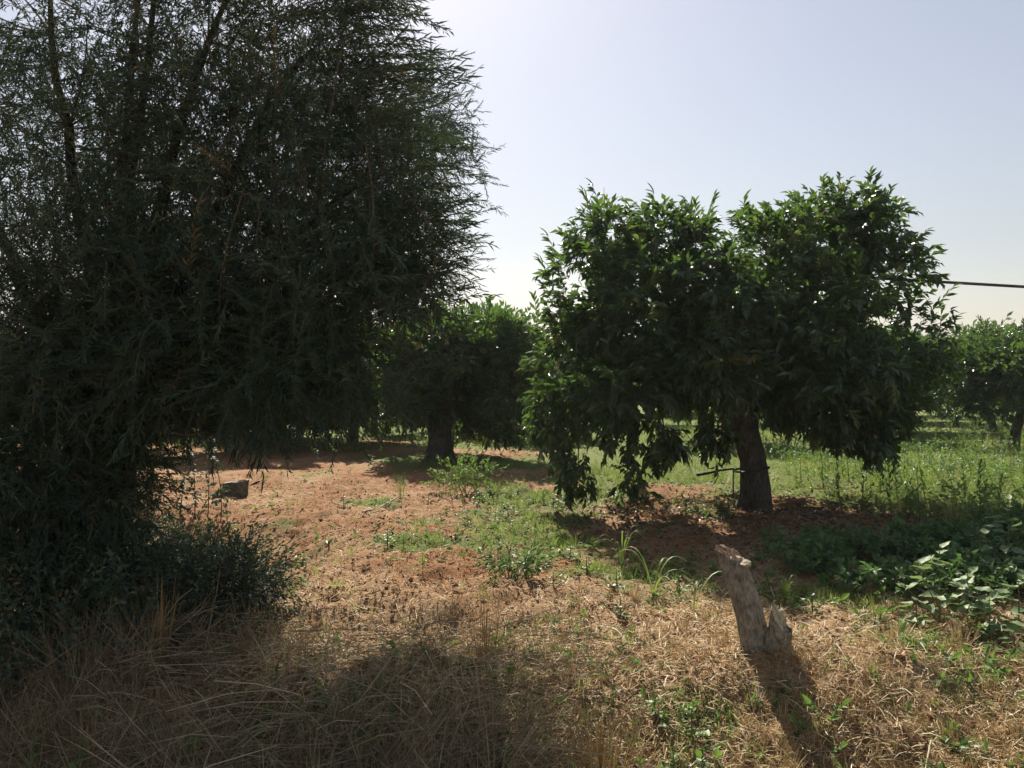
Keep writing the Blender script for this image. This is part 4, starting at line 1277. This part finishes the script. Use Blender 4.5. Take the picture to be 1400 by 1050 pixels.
def rough_prong(rows, sides, seed, cut_dir, cutd, name, mat, rough=0.06):
    """rows: (px centre, py, half width px, D)"""
    rows = np.array(rows, float)
    t = np.linspace(0, len(rows) - 1, 34)
    r = np.stack([np.interp(t, np.arange(len(rows)), rows[:, k]) for k in range(4)], 1)
    P = np.array([wpt(a, b, D) for a, b, _, D in r]) - s0
    R = r[:, 2] / FPX * r[:, 3]
    rs = np.random.default_rng(seed)
    th = np.linspace(0, 2 * np.pi, sides, endpoint=False)
    d = unit(np.gradient(P, axis=0))
    a = unit(np.cross(d, [0, 1.0, 0])); b = np.cross(d, a)
    ph = rs.random(8) * 6.28
    tt = np.linspace(0, 1, len(P))[:, None]
    lump = 1 + rough * (np.sin(3 * th + ph[0] + 1.5 * tt) + 0.8 * np.sin(5 * th + ph[1] - tt) + 0.6 * np.sin(9 * th + ph[2] + 2 * tt)) + rough * 0.5 * (rs.random((len(P), sides)) - 0.5)
    rad = R[:, None] * lump
    V = P[:, None] + a[:, None] * (np.cos(th)[None, :, None] * rad[..., None]) + b[:, None] * (np.sin(th)[None, :, None] * rad[..., None]) * 0.85
    # slanting, jagged cut
    top = V[-1]
    c = top.mean(0)
    off = (top - c) @ np.asarray(cut_dir)
    V[-1] += d[-1] * (off * cutd)[:, None] + rs.normal(0, 0.005, (sides, 3))
    V[-2] += d[-1] * (off * cutd * 0.8)[:, None]
    V[-3] += d[-1] * (off * cutd * 0.5)[:, None]
    V[-4] += d[-1] * (off * cutd * 0.25)[:, None]
    n = len(P)
    i = np.arange(n - 1)[:, None] * sides; j = np.arange(sides)[None]; j2 = (j + 1) % sides
    F = np.stack([i + j, i + j2, i + sides + j2, i + sides + j], -1).reshape(-1, 4)
    o = build(name, V.reshape(-1, 3), F, mat, np.full(len(F), 0.5), parent=stump, smooth=True)
    return V[-1], d[-1]


def cut_face(ring, d, mat, name, label, seed):
    rs = np.random.default_rng(seed)
    c = ring.mean(0); k = len(ring)
    V = [ring]
    for f, h in ((0.98, 0.006), (0.66, 0.012), (0.33, 0.004)):
        V.append(c + (ring - c) * f + d * (h + rs.normal(0, 0.005, (k, 1))))
    V = np.vstack(V + [c[None] + d * 0.008])
    F4 = []; F3 = []
    for q in range(3):
        for j in range(k):
            F4.append([q * k + j, q * k + (j + 1) % k, (q + 1) * k + (j + 1) % k, (q + 1) * k + j])
    for j in range(k):
        F3.append([3 * k + j, 3 * k + (j + 1) % k, 4 * k])
    o = build(name, V, [np.array(F3), np.array(F4)], mat, np.full(len(F3) + len(F4), 0.5), parent=stump)
    o['label'] = label


ring, d = rough_prong([(1044, 935, 32, 3.80), (1038, 905, 24, 3.78), (1032, 872, 20, 3.78), (1025, 840, 18.5, 3.78), (1017, 812, 18, 3.79), (1009, 788, 17.5, 3.80), (1002, 770, 17, 3.81), (996, 756, 14, 3.81)], 30, 3, (-1, 0.6, 0.0), 0.9, 'main_prong', M_stump, 0.05)
cut_face(ring, d, M_cut_red, 'cut_top', 'reddish broken top of the taller prong', 4)
ring, d = rough_prong([(1052, 935, 26, 3.77), (1056, 905, 21, 3.76), (1061, 880, 17, 3.74), (1065, 864, 16, 3.72), (1067, 850, 15, 3.71)], 26, 9, (-1, 0.8, 0.0), 1.3, 'side_prong', M_stump, 0.07)
cut_face(ring, d, M_cut_pale, 'cut_top', 'pale sawn face of the short prong', 6)
# pale notch on the shoulder of the tall prong
nt_ = wpt(1019, 770, 3.74) - s0
rs = np.random.default_rng(12)
vv = unit(rs.normal(size=(26, 3))) * [0.030, 0.030, 0.020] + nt_
import bmesh
bm = bmesh.new()
for v in vv: bm.verts.new(v)
bmesh.ops.convex_hull(bm, input=bm.verts[:])
me = bpy.data.meshes.new('shoulder_chip'); bm.to_mesh(me); bm.free(); me.materials.append(M_cut_pale)
o = obj('shoulder_chip', me, stump); o['label'] = 'pale broken chip on the shoulder of the taller prong'

# ------------------------------------------------------------------ grey block at the bank edge
bx, by = gpt(322, 676)
bz = float(gz(bx, by))
blk = thing('stump', 'small square-cut grey stump at the top of the bank, near left', 'stump', (bx, by, bz - 0.02), None, -0.08)
bm = bmesh.new()
bmesh.ops.create_cube(bm, size=1)
for v in bm.verts:
    v.co.x *= 0.25; v.co.y *= 0.20; v.co.z = (v.co.z + 0.5) * 0.25 - 0.06
bmesh.ops.subdivide_edges(bm, edges=bm.edges[:], cuts=4, use_grid_fill=True)
rr_ = np.random.default_rng(3)
for v in bm.verts:
    v.co += Vector(rr_.normal(0, 0.009, 3))
    if v.co.z > 0.16: v.co.z += v.co.x * 0.12
me = bpy.data.meshes.new('block'); bm.to_mesh(me)
me.materials.append(M_block_shaded); me.materials.append(M_block_top)
bm.free()
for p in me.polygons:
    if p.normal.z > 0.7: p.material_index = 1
obj('block', me, blk)

# ------------------------------------------------------------------ black hose tied round the trunk
hose = thing('irrigation_hose', 'black hose end sticking out left from a loop round the largest orange tree trunk', 'hose', tuple(wpt(1020, 645, 8.45)))
h0 = wpt(1020, 645, 8.45)
g = Geo()
add_tube(g, np.array([wpt(952, 649, 8.4), wpt(968, 647, 8.38), wpt(985, 643, 8.38), wpt(1003, 641, 8.42)]) - h0, [0.020, 0.014, 0.011, 0.011], 8)
g.obj('spout', [M_hose], hose)
g = Geo()
th = np.linspace(0, 2 * np.pi, 25)
c = wpt(1026, 642, 8.65) - h0
add_tube(g, np.stack([c[0] + 0.185 * np.cos(th), c[1] + 0.185 * np.sin(th), c[2] + 0.02 * np.cos(th)], 1), 0.012, 6)
g.obj('loop', [M_hose], hose)
g = Geo()
add_tube(g, bez(wpt(1003, 641, 8.42) - h0, wpt(1001, 660, 8.38) - h0, wpt(1004, 694, 8.35) - h0, 8), 0.008, 6)
g.obj('drop_tube', [M_hose], hose)
g = Geo()
add_tube(g, np.array([wpt(1044, 640, 8.44), wpt(1052, 639, 8.40)]) - h0, 0.016, 6)
g.obj('clip', [M_hose], hose)

# ------------------------------------------------------------------ overhead cable
a_ = wpt(1090, 374, 9.1); b_ = wpt(1400, 392, 8.6); c_ = b_ + (b_ - wpt(1250, 383.5, 8.85)) * 9
t = np.linspace(0, 1, 40)[:, None]
path = np.concatenate([a_ * (1 - t) + b_ * t, (b_ * (1 - t) + c_ * t)[1:]])
sag = np.linspace(0, 1, len(path)); path[:, 2] += 0.0
g = Geo(); add_tube(g, path - a_, 0.017, 7)
o = g.obj('cable', [M_cable], smooth=True); o.location = a_
tag(o, 'thick dark cable running from the orange tree crown out of the photo at right', 'cable')

# ------------------------------------------------------------------ thin air haze, added to lift the shadows like lens glare
bm = bmesh.new()
bmesh.ops.create_cube(bm, size=1)
for v in bm.verts:
    v.co.x *= 160; v.co.y = v.co.y * 150 + 45; v.co.z = -2.0 + (v.co.z + 0.5) * 10.0
me = bpy.data.meshes.new('haze'); bm.to_mesh(me); bm.free()
hm, hnt, hout = mat_base('haze_veil')
pv = hnt.nodes.new('ShaderNodeVolumePrincipled')
pv.inputs['Color'].default_value = (0.86, 0.92, 1.0, 1)
pv.inputs['Density'].default_value = 0.0005
pv.inputs['Anisotropy'].default_value = 0.3
hnt.links.new(pv.outputs[0], hout.inputs['Volume'])
me.materials.append(hm)
hz = obj('haze', me); tag(hz, 'thin pale haze in the air over the orchard', 'haze', kind='stuff')
cy.volume_bounces = 0
